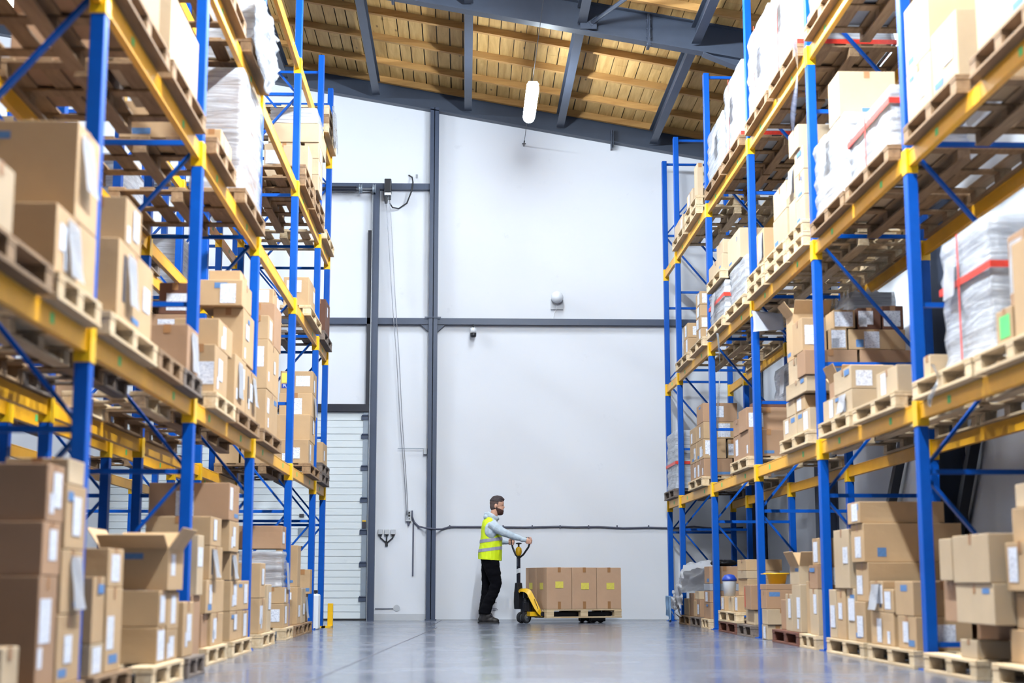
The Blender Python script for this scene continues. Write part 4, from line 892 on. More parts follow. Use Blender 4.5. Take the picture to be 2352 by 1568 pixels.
# ------------------------------------------------------------------ loose things among the loads
def cloth(name, label, cat, fn, nu, nv, m, thick=.006):
    b = bmesh.new(); g = [[b.verts.new(fn(i / nu, j / nv)) for i in range(nu + 1)] for j in range(nv + 1)]
    for j in range(nv):
        for i in range(nu): b.faces.new([g[j][i], g[j][i + 1], g[j + 1][i + 1], g[j + 1][i]])
    bmesh.ops.solidify(b, geom=b.faces[:], thickness=thick); bmesh.ops.recalc_face_normals(b, faces=b.faces)
    me = bpy.data.meshes.new(name); b.to_mesh(me); b.free(); me.materials.append(m)
    for p in me.polygons: p.use_smooth = True
    return tag(link(name, me), label, cat)
def fold(u, v, s): return mnoise.noise(Vector((u * 5 + s, v * 5, s * 3))) * .05 + mnoise.noise(Vector((u * 13, v * 11 + s, s))) * .02
def sheet(u, v):     # bundled sheet over the cartons of the farthest floor pallet, spilling into the aisle
    y = 20.84 + 1.0 * u; k = v * 1.35
    topz = .56 + .22 * math.exp(-((u - .12) / .25) ** 2) + .05 * math.sin(7 * u) - .12 * u
    if k < .55: x, z = 3.56 - .44 * k / .55, topz + .03 * math.sin(k * 6)
    else:
        q = (k - .55) / .8; x, z = 3.12 - .05 - .07 * math.sin(q * 2.6), topz - q * (.42 + .16 * math.sin(u * 6.1))
    f = 1.6 * fold(u * 1.2, v * 1.4, 2.0) + .035 * math.sin(u * 17 + v * 4) * min(1, v * 1.5); return (x - abs(f) * .9, y + f * .5, z + abs(f) * .9 + .01)
cloth('bundled_sheet', 'crumpled white sheet draped over cartons at the foot of the right rack', 'cloth', sheet, 64, 64, M['paper'])
M['bluecloth'] = mat('blue_cloth', srgb(150, 182, 220), .85); 
def garment(u, v):
    return (2.86 - .02 * math.sin(u * 9) - .012 * math.sin(u * 23), 21.0 + .34 * u + .02 * math.sin(v * 7),   .40 - .32 * v - .05 * math.sin(u * 5) * v)
cloth('hanging_garment', 'pale blue garment hanging below the crumpled white sheet', 'clothing', garment, 20, 16, M['bluecloth'])
def bag(u, v):
    a = 2 * PI * u; r = .17 * math.sin(PI * min(.999, v + .001)) ** .5; f = fold(math.cos(a), math.sin(a) + v, 5.0)
    return (3.34 + math.cos(a) * r * (1 + f * 3), 19.45 + math.sin(a) * r * (1 + f * 2), .793 + (1 - math.cos(PI * v)) * .5 * .075 * (1 + f * 4))
cloth('plastic_bag', 'flat black plastic bag lying on the carton beside the white sheet', 'bag', bag, 26, 10, M['black'], .002)
t = thing('plastic_bucket', 'small white bucket with blue lid standing on the small cartons', 'bucket', (3.205, 18.27, .4225))
mb = MB(); mb.lathe([(.068, 0), (.082, .17), (.086, .18)], (0, 0, 0), 24); mb.build('pail', M['white'], t, smooth=True)
mb = MB(); mb.lathe([(.09, .181), (.088, .21), (.06, .25), (.02, .262)], (0, 0, 0), 24); mb.build('lid', M['bluetape'], t, smooth=True)
t = thing('plastic_basin', 'yellow plastic basin on top of a low carton pile by the right rack', 'basin', (3.27, 15.78, .5725))
mb = MB(); mb.lathe([(.085, 0), (.108, .095), (.135, .10), (.137, .112), (.106, .108), (.098, .10), (.076, .012)], (0, 0, 0), 28); mb.build('bowl', M['yellow'], t, smooth=True)
mb = MB(); mb.lathe([(.07, .014), (.095, .082), (.04, .098)], (0, 0, 0), 20); mb.build('contents', M['carton_i'], t, smooth=True)
mb = MB(); mb.box(-.16, -.11, -.05, .05, .098, .106); mb.build('handle', M['yellow'], t, bevel=.002)
# hanging notice, film strips and torn film
t = thing('hanging_notice', 'white paper notice hanging at a beam end of the right rack above the aisle', 'notice', (3.13, 16.04, 3.52))
def note(u, v): return (.0 + .33 * u + .01 * math.sin(v * 3), -.035 * math.sin(u * 3.0) - .03 * v, -.03 * u - (.235 - .05 * u) * v)
b = cloth('sheet', '', '', note, 12, 10, M['paper'], .0015); b.parent = t
for k in ('label', 'category'):
    if k in b: del b[k]
mb = MB(); mb.box(.0, .02, .0, .05, -.02, .01); mb.build('clip', M['galv'], t)
def strip(name, label, x, y, z0, z1, w, m, sway=.03):
    return cloth(name, label, 'plastic film', lambda u, v: (x + sway * math.sin(v * 5) + w * (u - .5) * math.cos(v * 4), y + w * (u - .5) * math.sin(v * 4 + 1), z0 + (z1 - z0) * v), 3, 20, m, .001)
strip('hanging_film_strip', 'thin strip of clear film dangling from the third right shelf', 3.05, 13.3, 5.62, 4.72, .06, M['film_w'])
strip('hanging_film_strip', 'long twisted strip of film hanging below the second right shelf', 3.08, 18.0, 3.6, 2.42, .03, M['film_w'], .02)
strip('hanging_film_strip', 'short scrap of film hanging over the beam near the wrapped load with red bands', 3.05, 9.6, 2.0, 1.72, .04, M['film_w'])
def lfilm(u, v):
    y = 12.1 + 1.5 * u; f = mnoise.noise(Vector((u * 6, v * 9, 4))) * .05 + mnoise.noise(Vector((u * 17, v * 15, 9))) * .02
    return (-1.845 + .03 + f + .04 * v, y, 5.72 - (.62 + .25 * math.sin(u * 4)) * v)
cloth('hanging_loose_film', 'loose crumpled sheet of film hanging off the third left shelf into the aisle', 'plastic film', lfilm, 40, 24, M['film_w'], .002)
def efilm(u, v): return (-1.80 + .02 * math.sin(u * 9) + .03 * v, 19.3 + .5 * u, 6.86 - .5 * v + .03 * math.sin(u * 11))
cloth('hanging_film_scrap', 'white scrap of film hanging from the empty pallets at the top of the left rack', 'plastic film', efilm, 12, 12, M['film_w'], .002)
# ------------------------------------------------------------------ the person and the pallet truck
def blob(name, parts, voxel, m, smooth=4, cut=(), parent=None, wrinkle=None):
    """one continuous surface around a set of limbs and ellipsoids. parts: ('limb', [(x,y,z,r[,ry])...]) or ('ball', centre, radii[, pitch])"""
    b = bmesh.new()
    for p in parts:
        if p[0] == 'ball':
            r = bmesh.ops.create_icosphere(b, subdivisions=3, radius=1.0)
            mt = Matrix.Translation(p[1]) @ Matrix.Rotation(R(p[3]) if len(p) > 3 else 0, 4, 'Y') @ Matrix.Diagonal((*p[2], 1))
            bmesh.ops.transform(b, matrix=mt, verts=r['verts'])
        else:
            pts = p[1]; rings = []; n = 16
            for i, q in enumerate(pts):
                a = Vector(pts[max(i - 1, 0)][:3]); c = Vector(pts[min(i + 1, len(pts) - 1)][:3]); d = (c - a).normalized()
                ref = Vector((0, 1, 0)) if abs(d.y) < .9 else Vector((0, 0, 1))
                v = (ref - d * ref.dot(d)).normalized(); u = v.cross(d)
                ru = q[3]; rv = q[4] if len(q) > 4 else q[3]
                rings.append([b.verts.new(Vector(q[:3]) + u * math.cos(2 * PI * k / n) * ru + v * math.sin(2 * PI * k / n) * rv) for k in range(n)])
            for A, B in zip(rings, rings[1:]):
                for k in range(n): b.faces.new([A[k], A[(k + 1) % n], B[(k + 1) % n], B[k]])
            b.faces.new(rings[0][::-1]); b.faces.new(rings[-1])
            if min(q[3] for q in pts) < .02:
                for q in (pts[0], pts[-1]):
                    r = bmesh.ops.create_icosphere(b, subdivisions=2, radius=q[3]); bmesh.ops.translate(b, vec=q[:3], verts=r['verts'])
    bmesh.ops.recalc_face_normals(b, faces=b.faces)
    me = bpy.data.meshes.new('tmp'); b.to_mesh(me); b.free()
    o = bpy.data.objects.new('tmp', me); COL.objects.link(o)
    rm = o.modifiers.new('r', 'REMESH'); rm.mode = 'VOXEL'; rm.voxel_size = voxel; rm.use_smooth_shade = True
    if smooth: sm = o.modifiers.new('s', 'SMOOTH'); sm.factor = .5; sm.iterations = smooth
    dg = bpy.context.evaluated_depsgraph_get(); dg.update()
    out = bpy.data.meshes.new_from_object(o.evaluated_get(dg)); bpy.data.objects.remove(o); bpy.data.meshes.remove(me)
    out.name = name
    if cut:
        b = bmesh.new(); b.from_mesh(out)
        for co, no in cut:      # keep what lies behind the plane
            r = bmesh.ops.bisect_plane(b, geom=b.verts[:] + b.edges[:] + b.faces[:], plane_co=co, plane_no=no, clear_outer=True)
            ed = [g for g in r['geom_cut'] if isinstance(g, bmesh.types.BMEdge)]
            bmesh.ops.holes_fill(b, edges=ed)
        b.to_mesh(out); b.free()
    if wrinkle:      # cloth folds: amplitude and stretch of the noise
        amp, fx, fy, fz = wrinkle; nr = [v.normal.copy() for v in out.vertices]
        for v, n in zip(out.vertices, nr):
            q = Vector((v.co.x * fx, v.co.y * fy, v.co.z * fz)); w_ = mnoise.noise(q) + .5 * mnoise.noise(q * 2.3 + Vector((7, 3, 1)))
            v.co += n * (amp * (w_ - .15))
    out.materials.clear(); out.materials.append(m)
    for p in out.polygons: p.use_smooth = True
    return link(name, out, parent) if parent is not None else out
M['skin'] = mat('skin', srgb(222, 168, 142), .5, ncon=.05)
M['hair'] = mat('dark_hair', srgb(58, 46, 48), .7, ncon=.2, nscale=60)
M['beard'] = mat('beard_hair', srgb(74, 44, 36), .75, ncon=.2, nscale=60)
M['vest'] = mat('hi_vis', (0.80, 0.98, 0.012, 1), .55, ncon=.05, nscale=8, bump=.35, bscale=9)
M['band'] = mat('reflective', srgb(168, 166, 186), .3, ncon=.04)
M['shirt'] = mat('grey_sweatshirt', srgb(196, 208, 220), .85, ncon=.05, bump=.2, bscale=12)
M['trouser'] = mat('black_trousers', srgb(7, 7, 13), .95, ncon=.1, bump=.3, bscale=10, spec=.15)
M['boot'] = mat('dark_leather', srgb(34, 30, 31), .55, ncon=.15, nscale=20)
MX, MY = .335, 22.10
person = thing('person', 'person in yellow reflective vest and black trousers gripping the pallet truck handle', 'person', (MX, MY, 0))
person.name = 'person'
def fingers(cx, cy, z0, side, flip=1):
    """four fingers wrapping a bar at (cx, cy) and the thumb over it; side -1: the palm lies on the near side of the bar"""
    out = []
    for i, (dz, ln) in enumerate(((.031, .95), (.0105, 1.08), (-.0105, 1.0), (-.031, .82))):
        z = z0 + dz; r = (.0092, .0094, .009, .008)[i]
        out.append(('limb', [(cx - .012, cy + side * .026, z, r), (cx + .020 * ln, cy + side * .026, z - .001, r), (cx + .032 * ln, cy + side * .008, z - .003, r), (cx + .022 * ln, cy - side * .021, z - .005, r * .93), (cx + .000, cy - side * .025, z - .006, r * .85)]))
    out.append(('limb', [(cx - .045, cy + side * .012, z0 + .02, .012), (cx - .025, cy - side * .006, z0 + .045, .0105), (cx + .004, cy - side * .014, z0 + .052, .0095), (cx + .022, cy - side * .012, z0 + .048, .0085)]))
    out.append(('ball', (cx - .030, cy + side * .028, z0), (.036, .017, .043)))
    return out
GR, GL = (.605, -.145, 1.178), (.360, .150, 1.172)       # where the two hands hold the handle
body = [('limb', [(.03, 0, .88, .12, .15), (.035, 0, 1.05, .11, .14), (.04, 0, 1.22, .115, .155), (.035, 0, 1.38, .105, .165), (.05, 0, 1.46, .07, .10), (.075, 0, 1.53, .058, .062), (.10, 0, 1.60, .057, .058), (.118, 0, 1.66, .055, .056)]),
    ('ball', (.135, 0, 1.735), (.102, .077, .098)), ('ball', (.165, 0, 1.655), (.068, .060, .085), 8), ('ball', (.185, 0, 1.605), (.036, .036, .034)), ('limb', [(.218, 0, 1.712, .011, .011), (.234, 0, 1.672, .014, .015)]), ('ball', (.212, 0, 1.722), (.016, .05, .012)), ('ball', (.218, 0, 1.632), (.012, .025, .009)),
    ('ball', (.112, -.077, 1.69), (.020, .011, .032), 12), ('ball', (.112, .077, 1.69), (.020, .011, .032), 12)]
for s, hip, knee, ank in ((-1, (.035, .9), (.125, .55), (-.035, .1)), (1, (.03, .9), (.0, .53), (-.05, .1))):
    y = s * .1
    body.append(('limb', [(hip[0], y * .9, hip[1], .085), ((hip[0] + knee[0]) / 2 + .01, y, .72, .075), (knee[0], y, knee[1], .055), ((knee[0] + ank[0]) / 2 - .01, y, .33, .052), (ank[0], y, ank[1], .038), (ank[0] + .05, y, .055, .032)]))
body.append(('limb', [(.045, -.16, 1.41, .055), (.12, -.21, 1.36, .047), (.235, -.215, 1.295, .04), (.40, -.185, 1.235, .036), (.535, -.168, 1.193, .027), (.575, -.17, 1.182, .025)]))
body.append(('limb', [(.045, .16, 1.41, .055), (.09, .21, 1.32, .047), (.135, .225, 1.21, .04), (.23, .195, 1.18, .034), (.30, .178, 1.175, .027), (.33, .176, 1.174, .025)]))
body += fingers(*GR, -1) + fingers(*GL, 1)
blob('body', body, .0042, M['skin'], 3, (), person)
for s in (-1, 1):
    mb = MB(); mb.lathe([(.002, -.007)] + [(.007 * math.sin(PI * i / 8), -.007 * math.cos(PI * i / 8)) for i in range(1, 8)] + [(.002, .007)], (.2165, s * .033, 1.703), 12); mb.build('eye', M['black'], person, smooth=True)
    mb = MB(); mb.tube([(.195, s * .056, 1.722), (.214, s * .042, 1.731), (.226, s * .018, 1.727)], [.003, .005, .004], 8); mb.build('eyebrow', M['hair'], person, smooth=True)
blob('hair', [('ball', (.126, 0, 1.742), (.107, .0835, .098)), ('limb', [(.09, 0, 1.80, .040, .056), (.14, 0, 1.812, .038, .060), (.19, 0, 1.806, .034, .056), (.238, 0, 1.778, .018, .042)])], .0055, M['hair'], 3, (((.14, 0, 1.758), Vector((-.10, 0, -1))), ((.236, 0, 1.77), Vector((.9, 0, -.4)))), person, (.002, 60, 90, 60))
M['hairshort'] = mat('cropped_hair', srgb(92, 74, 70), .8, ncon=.15, nscale=80)
sh = blob('cropped_sides', [('ball', (.128, 0, 1.738), (.103, .0785, .097)), ('ball', (.095, 0, 1.69), (.068, .070, .075))], .0055, M['hairshort'], 2, (((.148, 0, 1.72), Vector((.96, 0, -.28))), ((.10, 0, 1.635), Vector((.35, 0, -1)))), person)
sh['label'] = 'shorter cropped hair at the back and sides'
blob('beard', [('ball', (.172, 0, 1.630), (.064, .066, .075), 10), ('ball', (.190, 0, 1.592), (.040, .042, .036)), ('ball', (.138, 0, 1.645), (.032, .066, .05)), ('ball', (.222, 0, 1.645), (.013, .036, .011))], .005, M['beard'], 3, (((.13, 0, 1.672), Vector((.42, 0, .9))),), person)
blob('trousers', [('ball', (.03, 0, .92), (.135, .175, .10)),
    ('limb', [(.035, -.085, .92, .128, .10), (.075, -.095, .74, .112, .095), (.118, -.1, .575, .088, .08), (.085, -.1, .45, .082, .075), (.02, -.1, .32, .080, .075), (-.037, -.1, .18, .088, .078), (-.038, -.1, .135, .086, .076)]),
    ('limb', [(.03, .085, .92, .128, .10), (.01, .095, .74, .105, .095), (.0, .1, .55, .085, .08), (-.02, .1, .38, .080, .075), (-.05, .1, .16, .086, .078), (-.05, .1, .12, .086, .076)])], .007, M['trouser'], 3, (), person, (.009, 7, 6, 16))
for y, x in ((-.1, 0), (.1, -.015)):
    bt = blob('boot', [('limb', [(x - .04, y, .25, .058, .054), (x - .045, y, .17, .057, .052), (x - .05, y, .10, .055, .048), (x - .055, y, .05, .062, .045)]), ('ball', (x - .055, y, .055), (.068, .044, .056)), ('ball', (x + .0, y, .10), (.075, .047, .07)), ('ball', (x + .04, y, .05), (.085, .047, .05)), ('ball', (x + .105, y, .036), (.062, .049, .042))], .006, M['boot'], 3, (((0, 0, .002), Vector((0, 0, -1))),), person)
    mb = MB(); mb.prism([(x - .128, y - .03), (x - .11, y - .045), (x + .0, y - .043), (x + .09, y - .052), (x + .15, y - .04), (x + .17, y), (x + .15, y + .04), (x + .09, y + .052), (x, y + .043), (x - .11, y + .045), (x - .128, y + .03)], 'z', 0, .022); mb.build('sole', M['rubber'], bt)
    mb = MB(); mb.tube([(x + .015, y - .03, .11), (x + .045, y - .05, .125), (x + .07, y - .05, .10), (x + .065, y - .045, .08)], .003, 6); mb.build('lace', M['cable'], bt)
ring = [(.064 + .080 * math.cos(a), .082 * math.sin(a), 1.540 - .040 * math.cos(a), .036 - .008 * math.cos(a), .022) for a in [2 * PI * i / 24 for i in range(25)]]
blob('sweatshirt', [('limb', [(.03, 0, .95, .14, .165), (.035, 0, 1.1, .13, .16), (.04, 0, 1.25, .13, .175), (.035, 0, 1.4, .118, .18), (.045, 0, 1.47, .09, .13), (.065, 0, 1.535, .075, .08)]), ('limb', ring), ('ball', (-.02, 0, 1.53), (.05, .085, .045)), ('limb', [(.06, 0, 1.46, .085, .09), (.085, 0, 1.555, .068, .072)]),
    ('ball', (.045, -.165, 1.335), (.095, .062, .125)), ('ball', (.045, .165, 1.335), (.095, .062, .125)),
    ('limb', [(.05, -.17, 1.42, .085), (.115, -.212, 1.365, .072), (.235, -.217, 1.295, .058), (.40, -.187, 1.235, .047), (.535, -.17, 1.195, .036), (.558, -.17, 1.189, .034)]),
    ('limb', [(.05, .17, 1.42, .085), (.09, .212, 1.32, .068), (.135, .227, 1.21, .058), (.23, .197, 1.18, .046), (.30, .18, 1.176, .036), (.318, .178, 1.175, .034)])], .006, M['shirt'], 3, (), person, (.006, 22, 10, 14))
vest = blob('vest', [('limb', [(.030, 0, .90, .176, .202), (.034, 0, 1.0, .178, .200), (.046, 0, 1.11, .170, .196), (.050, 0, 1.217, .160, .194), (.043, 0, 1.31, .145, .197), (.030, 0, 1.40, .124, .19), (.028, 0, 1.455, .106, .165), (.04, 0, 1.50, .082, .125), (.05, 0, 1.525, .066, .09)])], .007, M['vest'], 4,
    (((-.145, 0, .922), Vector((-.08, 0, -1))),), person, (.008, 9, 9, 7))
def band_from(me, co0, co1, no):
    """the strip of a garment between two planes, lifted off it a little"""
    b = bmesh.new(); b.from_mesh(me)
    for co, n in ((co0, -Vector(no)), (co1, Vector(no))):
        bmesh.ops.bisect_plane(b, geom=b.verts[:] + b.edges[:] + b.faces[:], plane_co=co, plane_no=n, clear_outer=True)
    b.normal_update()
    for v in b.verts: v.co += v.normal * .004
    o = bpy.data.meshes.new('reflective_band'); b.to_mesh(o); b.free(); o.materials.clear(); o.materials.append(M['band'])
    for p in o.polygons: p.use_smooth = True
    return o
for (a, c) in ((1.150, 1.198), (1.018, 1.064)):
    link('reflective_band', band_from(vest.data, (-.12, 0, a), (-.12, 0, c), (-.13, 0, 1)), vest)
# --- pallet truck: u runs along the forks, v across them
TH = R(20); PX, PY = .864, 22.17
truck = thing('pallet_truck', 'yellow and black hand pallet truck holding a loaded pallet beside the person', 'pallet truck', (PX, PY, 0), TH)
ST = R(-70)       # the steering head is turned
def steer(p): return (p[0] * math.cos(ST + PI / 2) - p[1] * math.sin(ST + PI / 2), p[0] * math.sin(ST + PI / 2) + p[1] * math.cos(ST + PI / 2), p[2])
ax = Vector((math.cos(ST), math.sin(ST), 0))
for s in (-1, 1):
    w = link('steering_wheel', None, truck, ax * (s * .052) + Vector((0, 0, .08)), (0, 0, ST)); w.empty_display_size = .05
    mb = MB(); mb.lathe([(.052, -.024), (.078, -.024), (.08, -.018), (.08, .018), (.078, .024), (.052, .024)], (0, 0, 0), 28, 'x'); mb.build('tyre', M['rubber'], w)
    mb = MB(); mb.lathe([(.012, -.026), (.02, -.026), (.02, .026), (.012, .026)], (0, 0, 0), 16, 'x'); mb.lathe([(.044, -.0245), (.056, -.0245), (.056, .0245), (.044, .0245)], (0, 0, 0), 24, 'x')
    for k in range(5):
        a = 2 * PI * k / 5; mb.bar((0, .014 * math.cos(a), .014 * math.sin(a)), (0, .05 * math.cos(a), .05 * math.sin(a)), .044, .016, (0, 0, 1) if abs(math.cos(a)) > .7 else (0, 1, 0))
    mb.build('rim', M['galv'], w)
mb = MB(); mb.tube([ax * -.09 + Vector((0, 0, .08)), ax * .09 + Vector((0, 0, .08))], .012, 10); mb.build('axle', M['galv'], truck)
mb = MB(); mb.lathe([(.05, .13), (.06, .17), (.06, .30), (.045, .32), (.045, .36), (.028, .365), (.028, .47)], (.02, 0, 0), 20); mb.box(-.02, .10, -.08, .08, .17, .30); mb.box(.03, .09, -.09, .09, .16, .34); mb.build('hydraulic_pump', M['black'], truck, bevel=.006)
mb = MB(); mb.box(-.03, .18, -.07, .07, .135, .165); mb.build('swivel_plate', M['blacksteel'], truck)
mb = MB()
for v in (-.012, .012): mb.tube([(-.012, v, .33), (-.012, v, .46)], .006, 8)
mb.build('piston_rod', M['lightgrey'], truck)
prof = [(-.10, .455), (-.085, .482), (-.05, .498), (-.01, .50), (.02, .488), (.04, .462), (.075, .38), (.11, .295), (.145, .21), (.17, .145), (.182, .105)]
mb = MB()
fl = [.02, .03, .045, .055, .065, .075, .075, .075, .06, .035, .012]
pf_ = [(p[0], p[1], f) for p, f in zip(prof, fl)]
for _ in range(2):      # round the sheet's bends
    nw = [pf_[0]]
    for p, q in zip(pf_, pf_[1:]): nw += [tuple(.75 * i + .25 * j for i, j in zip(p, q)), tuple(.25 * i + .75 * j for i, j in zip(p, q))]
    pf_ = nw + [pf_[-1]]
for (a, fa), (c, fc) in zip([((p[0], p[1]), p[2]) for p in pf_], [((p[0], p[1]), p[2]) for p in pf_[1:]]):
    wa = .10 + .16 * max(0, min(1, (a[0] + .08) / .22)); wc_ = .10 + .16 * max(0, min(1, (c[0] + .08) / .22))
    mb.hexa([(a[0], -wa, a[1] - .012), (a[0], wa, a[1] - .012), (c[0], wc_, c[1] - .012), (c[0], -wc_, c[1] - .012), (a[0], -wa, a[1]), (a[0], wa, a[1]), (c[0], wc_, c[1]), (c[0], -wc_, c[1])])
    for s in (-1, 1):
        mb.hexa([(a[0] - fa * .7, s * wa, a[1] - fa), (a[0], s * wa, a[1] - .004), (c[0], s * wc_, c[1] - .004), (c[0] - fc * .7, s * wc_, c[1] - fc)] + [(a[0] - fa * .7, s * (wa + .012), a[1] - fa), (a[0], s * (wa + .012), a[1] - .004), (c[0], s * (wc_ + .012), c[1] - .004), (c[0] - fc * .7, s * (wc_ + .012), c[1] - fc)])
bmesh.ops.remove_doubles(mb.b, verts=mb.b.verts, dist=.0005)
hood = mb.build('chassis_hood', M['yellow'], truck)
mb = MB(); mb.bar((.055, -.262, .352), (.112, -.274, .208), .004, .014, (0, 1, 0)); mb.build('side_lettering_strip', M['darkprint'], hood)
mb = MB(); mb.box(.02, .18, -.20, .20, .10, .165); mb.build('cross_member', M['yellow'], truck, bevel=.004)
for s in (-1, 1):
    mb = MB(); mb.prism([(.15, s * .12), (.15, s * .28), (1.30, s * .28), (1.36, s * .24), (1.36, s * .16), (1.30, s * .12)], 'z', .104, .155)
    fk = mb.build('fork', M['blacksteel'], truck, bevel=.004)  # dark fork colour stands in for the shade inside the pallet openings
    mb = MB(); mb.box(.30, 1.2, s * .15, s * .25, .088, .1035); mb.build('fork_underside', M['black'], fk)
    mb = MB(); mb.box(.98, 1.2, s * .16, s * .18, .02, .10); mb.box(.98, 1.2, s * .22, s * .24, .02, .10); mb.build('roller_bracket', M['black'], fk)
    mb = MB()
    for u in (1.02, 1.14): mb.lathe([(.037, -.03), (.037, .03)], (u, s * .20, .0372), 20, 'y')
    mb.build('load_roller', M['rubber'], fk)
# tiller with handle loop; its cross direction follows the steering axle
til = link('tiller', None, truck, (-.075, .02, 0), (0, 0, ST)); til.empty_display_size = .1
mb = MB(); mb.prism([(-.045, .20), (.045, .20), (.055, .30), (.05, .42), (.034, .52), (.026, .58), (-.026, .58), (-.034, .52), (-.05, .42), (-.055, .30)], 'y', -.05, .05); mb.build('tiller_base', M['black'], til, bevel=.01)
mb = MB(); mb.bar((0, 0, .55), (.0, -.0, .97), .050, .036, (0, 1, 0)); mb.build('tiller_tube', M['blacksteel'], til, bevel=.005)
mb = MB(); mb.prism([(-.027, .705), (.027, .725), (.027, .79), (-.027, .77)], 'y', -.020, .020); mb.build('white_sticker', M['white'], til)
mb = MB(); mb.prism([(-.012, .82), (.012, .82), (.012, .93), (-.012, .93)], 'y', -.0195, .0195); mb.build('grey_sticker', M['cable'], til)
# handle loop in the person's frame, so that both hands close on it
def rel(p): return Vector((p[0] + MX, p[1] + MY, p[2]))
tw = Vector((PX, PY, 0)) + Matrix.Rotation(TH, 3, 'Z') @ Vector((-.075, .02, 0))
inv = Matrix.Rotation(-(TH + ST), 3, 'Z')
def tl(p): return inv @ (rel(p) - tw)
gr, gl = tl(GR), tl(GL)
lo = Vector((0, 0, .93)); mid = (gr + gl) / 2
def arm(g):
    k = .75 * (g - mid) + mid
    return [lo, lo.lerp(Vector((g.x * .55, g.y * .55, 1.0)), .8), Vector((g.x * .9, g.y * .9, 1.09)), Vector((g.x, g.y, 1.14)), Vector((g.x, g.y, 1.20)), Vector((g.x * .95 + mid.x * .05, g.y * .95 + mid.y * .05, 1.222))]
mb = MB(); a = arm(gr); c = arm(gl)
mb.tube(a + c[::-1][:-1], .0145, 12, closed=True); mb.build('handle_loop', M['blacksteel'], til, smooth=True)
mb = MB(); mb.lathe([(.012, .96), (.038, .985), (.05, 1.03), (.044, 1.075), (.02, 1.10)], (mid.x * .1, mid.y * .1, 0), 18); mb.build('control_head', M['yellow'], til, smooth=True)
mb = MB(); mb.lathe([(.012, 1.098), (.012, 1.135), (.042, 1.145), (.046, 1.155), (.01, 1.162)], (mid.x * .1, mid.y * .1, 0), 16); mb.build('release_lever', M['black'], til, smooth=True)
# loaded pallet on the forks
pal = link('wooden_pallet', None, None, (1.47, 22.805, .075), (0, 0, TH - PI / 2)); pal.empty_display_size = .1
for nm, me in pallet_meshes(1.2, .8, 'l'): link(nm, me, pal)
tag(pal, 'pale wooden pallet carried on the forks of the pallet truck', 'pallet')
pm = Matrix.Translation((1.47, 22.805, 0)) @ Matrix.Rotation(TH - PI / 2, 4, 'Z')
pos = ['at the handle end', 'in the middle', 'at the far right end']
for i in range(3):
    for j in range(2):
        h = .598; w = .392
        me = carton_mesh(.398, w, h, M['carton_t'], 'truck%d%d' % (i, j))
        lx, ly = (.60 - .405 * j, (i - 1) * .398)
        c = link('carton', me, None, pm @ Vector((lx, ly, .2015)), (0, 0, TH - PI / 2))
        tag(c, 'brown carton on the pallet truck, %s of the %s row' % (pos[i], ('front', 'rear')[j]), 'carton', 'cartons on the pallet truck')
        mb = MB(); tw_ = .024
        mb.box(-.199, .199, -tw_, tw_, h + .0005, h + .0015); mb.box(.199, .2002, -tw_, tw_, h - .07, h + .0015); mb.box(.199, .2002, -tw_, tw_, .004, .11); mb.build('packing_tape', M['tape'], c)
        if j == 0:
            o = link('yellow_label', uvbox_mesh('yellow_label', .125, .095, .0012, M['yellowlab']), c, (.1995, 0 + .01 * i, .33 + .02 * (i == 0)), (0, 0, PI))
        if i == 0:
            o = link('yellow_label', uvbox_mesh('yellow_label', .125, .095, .0012, M['yellowlab']), c, (.0, -.1965, .33), (0, 0, PI / 2))

# ------------------------------------------------------------------ labels of pallets and cartons
NUMW = ['nearest', 'second nearest', 'third nearest', 'fourth nearest', 'fifth nearest', 'sixth nearest', 'seventh nearest', 'eighth nearest', 'ninth nearest', 'tenth nearest', 'eleventh nearest', 'twelfth nearest']
def bay_words(i): return ['end bay by back wall', 'second bay from back', 'third bay from back', 'fourth bay from back', 'fifth bay from back', 'sixth bay from back', 'seventh bay from back'][i]
groups = {}
for r in PALS: groups.setdefault((r[1], r[2], r[3]), []).append(r)
for (side, lv, bay), rs in groups.items():
    cols = sorted({round(r[4], 1) for r in rs})
    for r in rs:
        same = sorted([q for q in rs if round(q[4], 1) == round(r[4], 1)], key=lambda q: q[5])
        k = cols.index(round(r[4], 1)); pile = ''
        if len(same) > 1: pile = ('lower ', 'upper ')[same.index(r)] if len(same) == 2 else ('bottom ', 'middle ', 'top ')[same.index(r)]
        nth = '' if len(cols) == 1 else (NUMW[k] + ', ')
        lab = '%s%s wooden pallet, %s%s %s, %s' % (pile, PALW[r[6]], nth, SIDE[side], LEVELS[lv], bay_words(bay))
        tag(r[0], lab, 'pallet', 'pallets of the ' + SIDE[side])
groups = {}
for c in CARTONS:
    c['lv'] = level_of(c['side'], c['z']); c['bay'] = bay_of(c['side'], c['y'] + .05)
    groups.setdefault((c['side'], c['lv'], c['bay']), []).append(c)
TONE = {'': 'tan', 'b': 'brown', 'p': 'pale', 'd': 'dark brown', 'g': 'grey'}
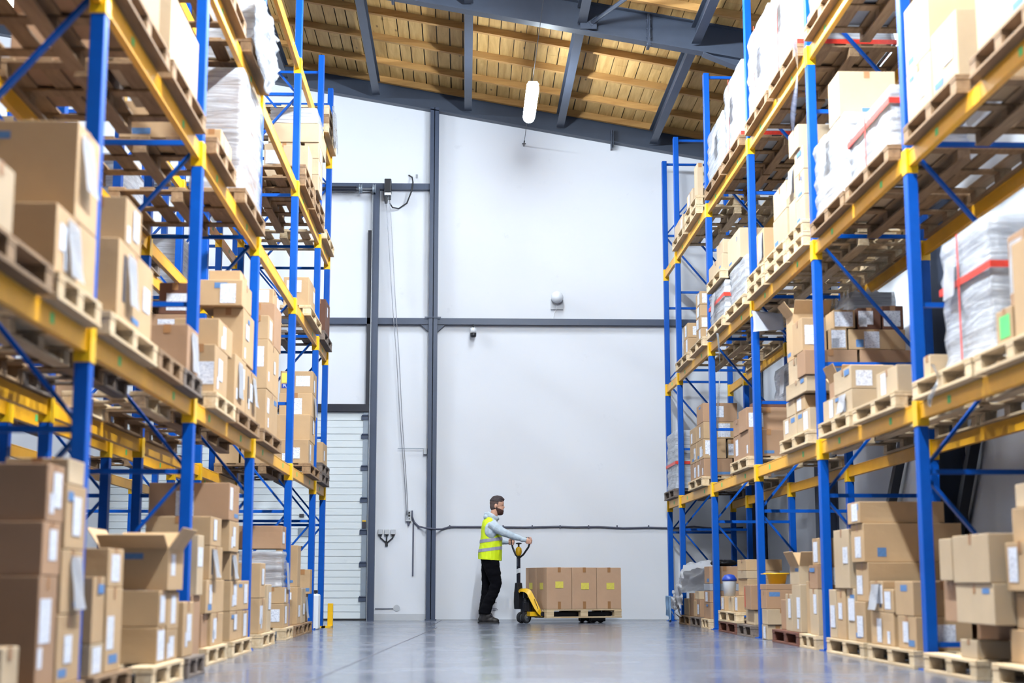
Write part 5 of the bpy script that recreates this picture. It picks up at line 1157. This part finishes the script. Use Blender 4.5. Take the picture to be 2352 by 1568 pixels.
for (side, lv, bay), cs in groups.items():
    zs = sorted(c['z'] for c in cs); rows = []
    for z in zs:
        if not rows or z - rows[-1][-1] > .055: rows.append([z])
        else: rows[-1].append(z)
    for c in cs: c['row'] = next(i for i, rw in enumerate(rows) if rw[0] - 1e-6 <= c['z'] <= rw[-1] + 1e-6); c['rear'] = c['d'] > .21
    for c in cs:
        peers = sorted([q for q in cs if q['row'] == c['row'] and q['rear'] == c['rear']], key=lambda q: (q['y'], q['d']))
        k = peers.index(c); o = c['opts']
        look = 'open' if 'O' in o else ('paper-tagged' if 'P' in o else ('yellow-labelled' if 'Y' in o else ('green-labelled' if 'K' in o else ('lettered' if 'S' in o else ('red-taped' if 'R' in o else ('white-labelled' if 'A' in o or 'N' in o else ('blue-marked' if set('UVQ') & set(o) else 'plain')))))))
        row = 'bottom row' if c['row'] == 0 else ('top row' if c['row'] == len(rows) - 1 and len(rows) > 1 else ORD[c['row']] + ' row up')
        nth = '' if len(peers) == 1 else ', ' + NUMW[k]
        def mk(desc): return '%s %scarton, %s%s, %s %s, %s' % (desc, 'rear ' if c['rear'] else '', row, nth, SIDE[side], LEVELS[lv], bay_words(bay))
        lab = mk(look + ' ' + TONE[c['tone']])
        import re
        if len(re.findall(r"[\w'-]+", lab.replace('-', ' '))) > 16: lab = mk(TONE[c['tone']])
        if len(re.findall(r"[\w'-]+", lab.replace('-', ' '))) > 16: lab = mk('a').replace('a ', '', 1)
        tag(c['o'], lab, 'carton', 'cartons on the ' + SIDE[side])

# ------------------------------------------------------------------ camera, world, view
cam = bpy.data.cameras.new('camera'); co = bpy.data.objects.new('camera', cam); COL.objects.link(co)
co.location = (0, 0, .595); co.rotation_euler = (R(90 + 9.115), 0, R(-1.787))
cam.sensor_width = 36; cam.lens = 3437.24 / 2352 * 36; cam.clip_end = 200; cam.clip_start = .05
cam.dof.use_dof = True; cam.dof.focus_distance = 22.0; cam.dof.aperture_fstop = 1.5
sc.camera = co
w = bpy.data.worlds.new('world'); sc.world = w; w.use_nodes = True
w.node_tree.nodes['Background'].inputs[0].default_value = (.8, .85, 1, 1); w.node_tree.nodes['Background'].inputs[1].default_value = .3
sc.view_settings.view_transform = 'Standard'; sc.view_settings.look = 'None'; sc.view_settings.gamma = 1; sc.view_settings.use_curve_mapping = False
sc.view_settings.exposure = EXPO
try:
    sc.cycles.use_denoising = True; sc.cycles.max_bounces = 8; sc.cycles.diffuse_bounces = 1; sc.cycles.transparent_max_bounces = 16; sc.cycles.sample_clamp_indirect = 6.0; sc.cycles.caustics_reflective = False; sc.cycles.caustics_refractive = False
except Exception: pass
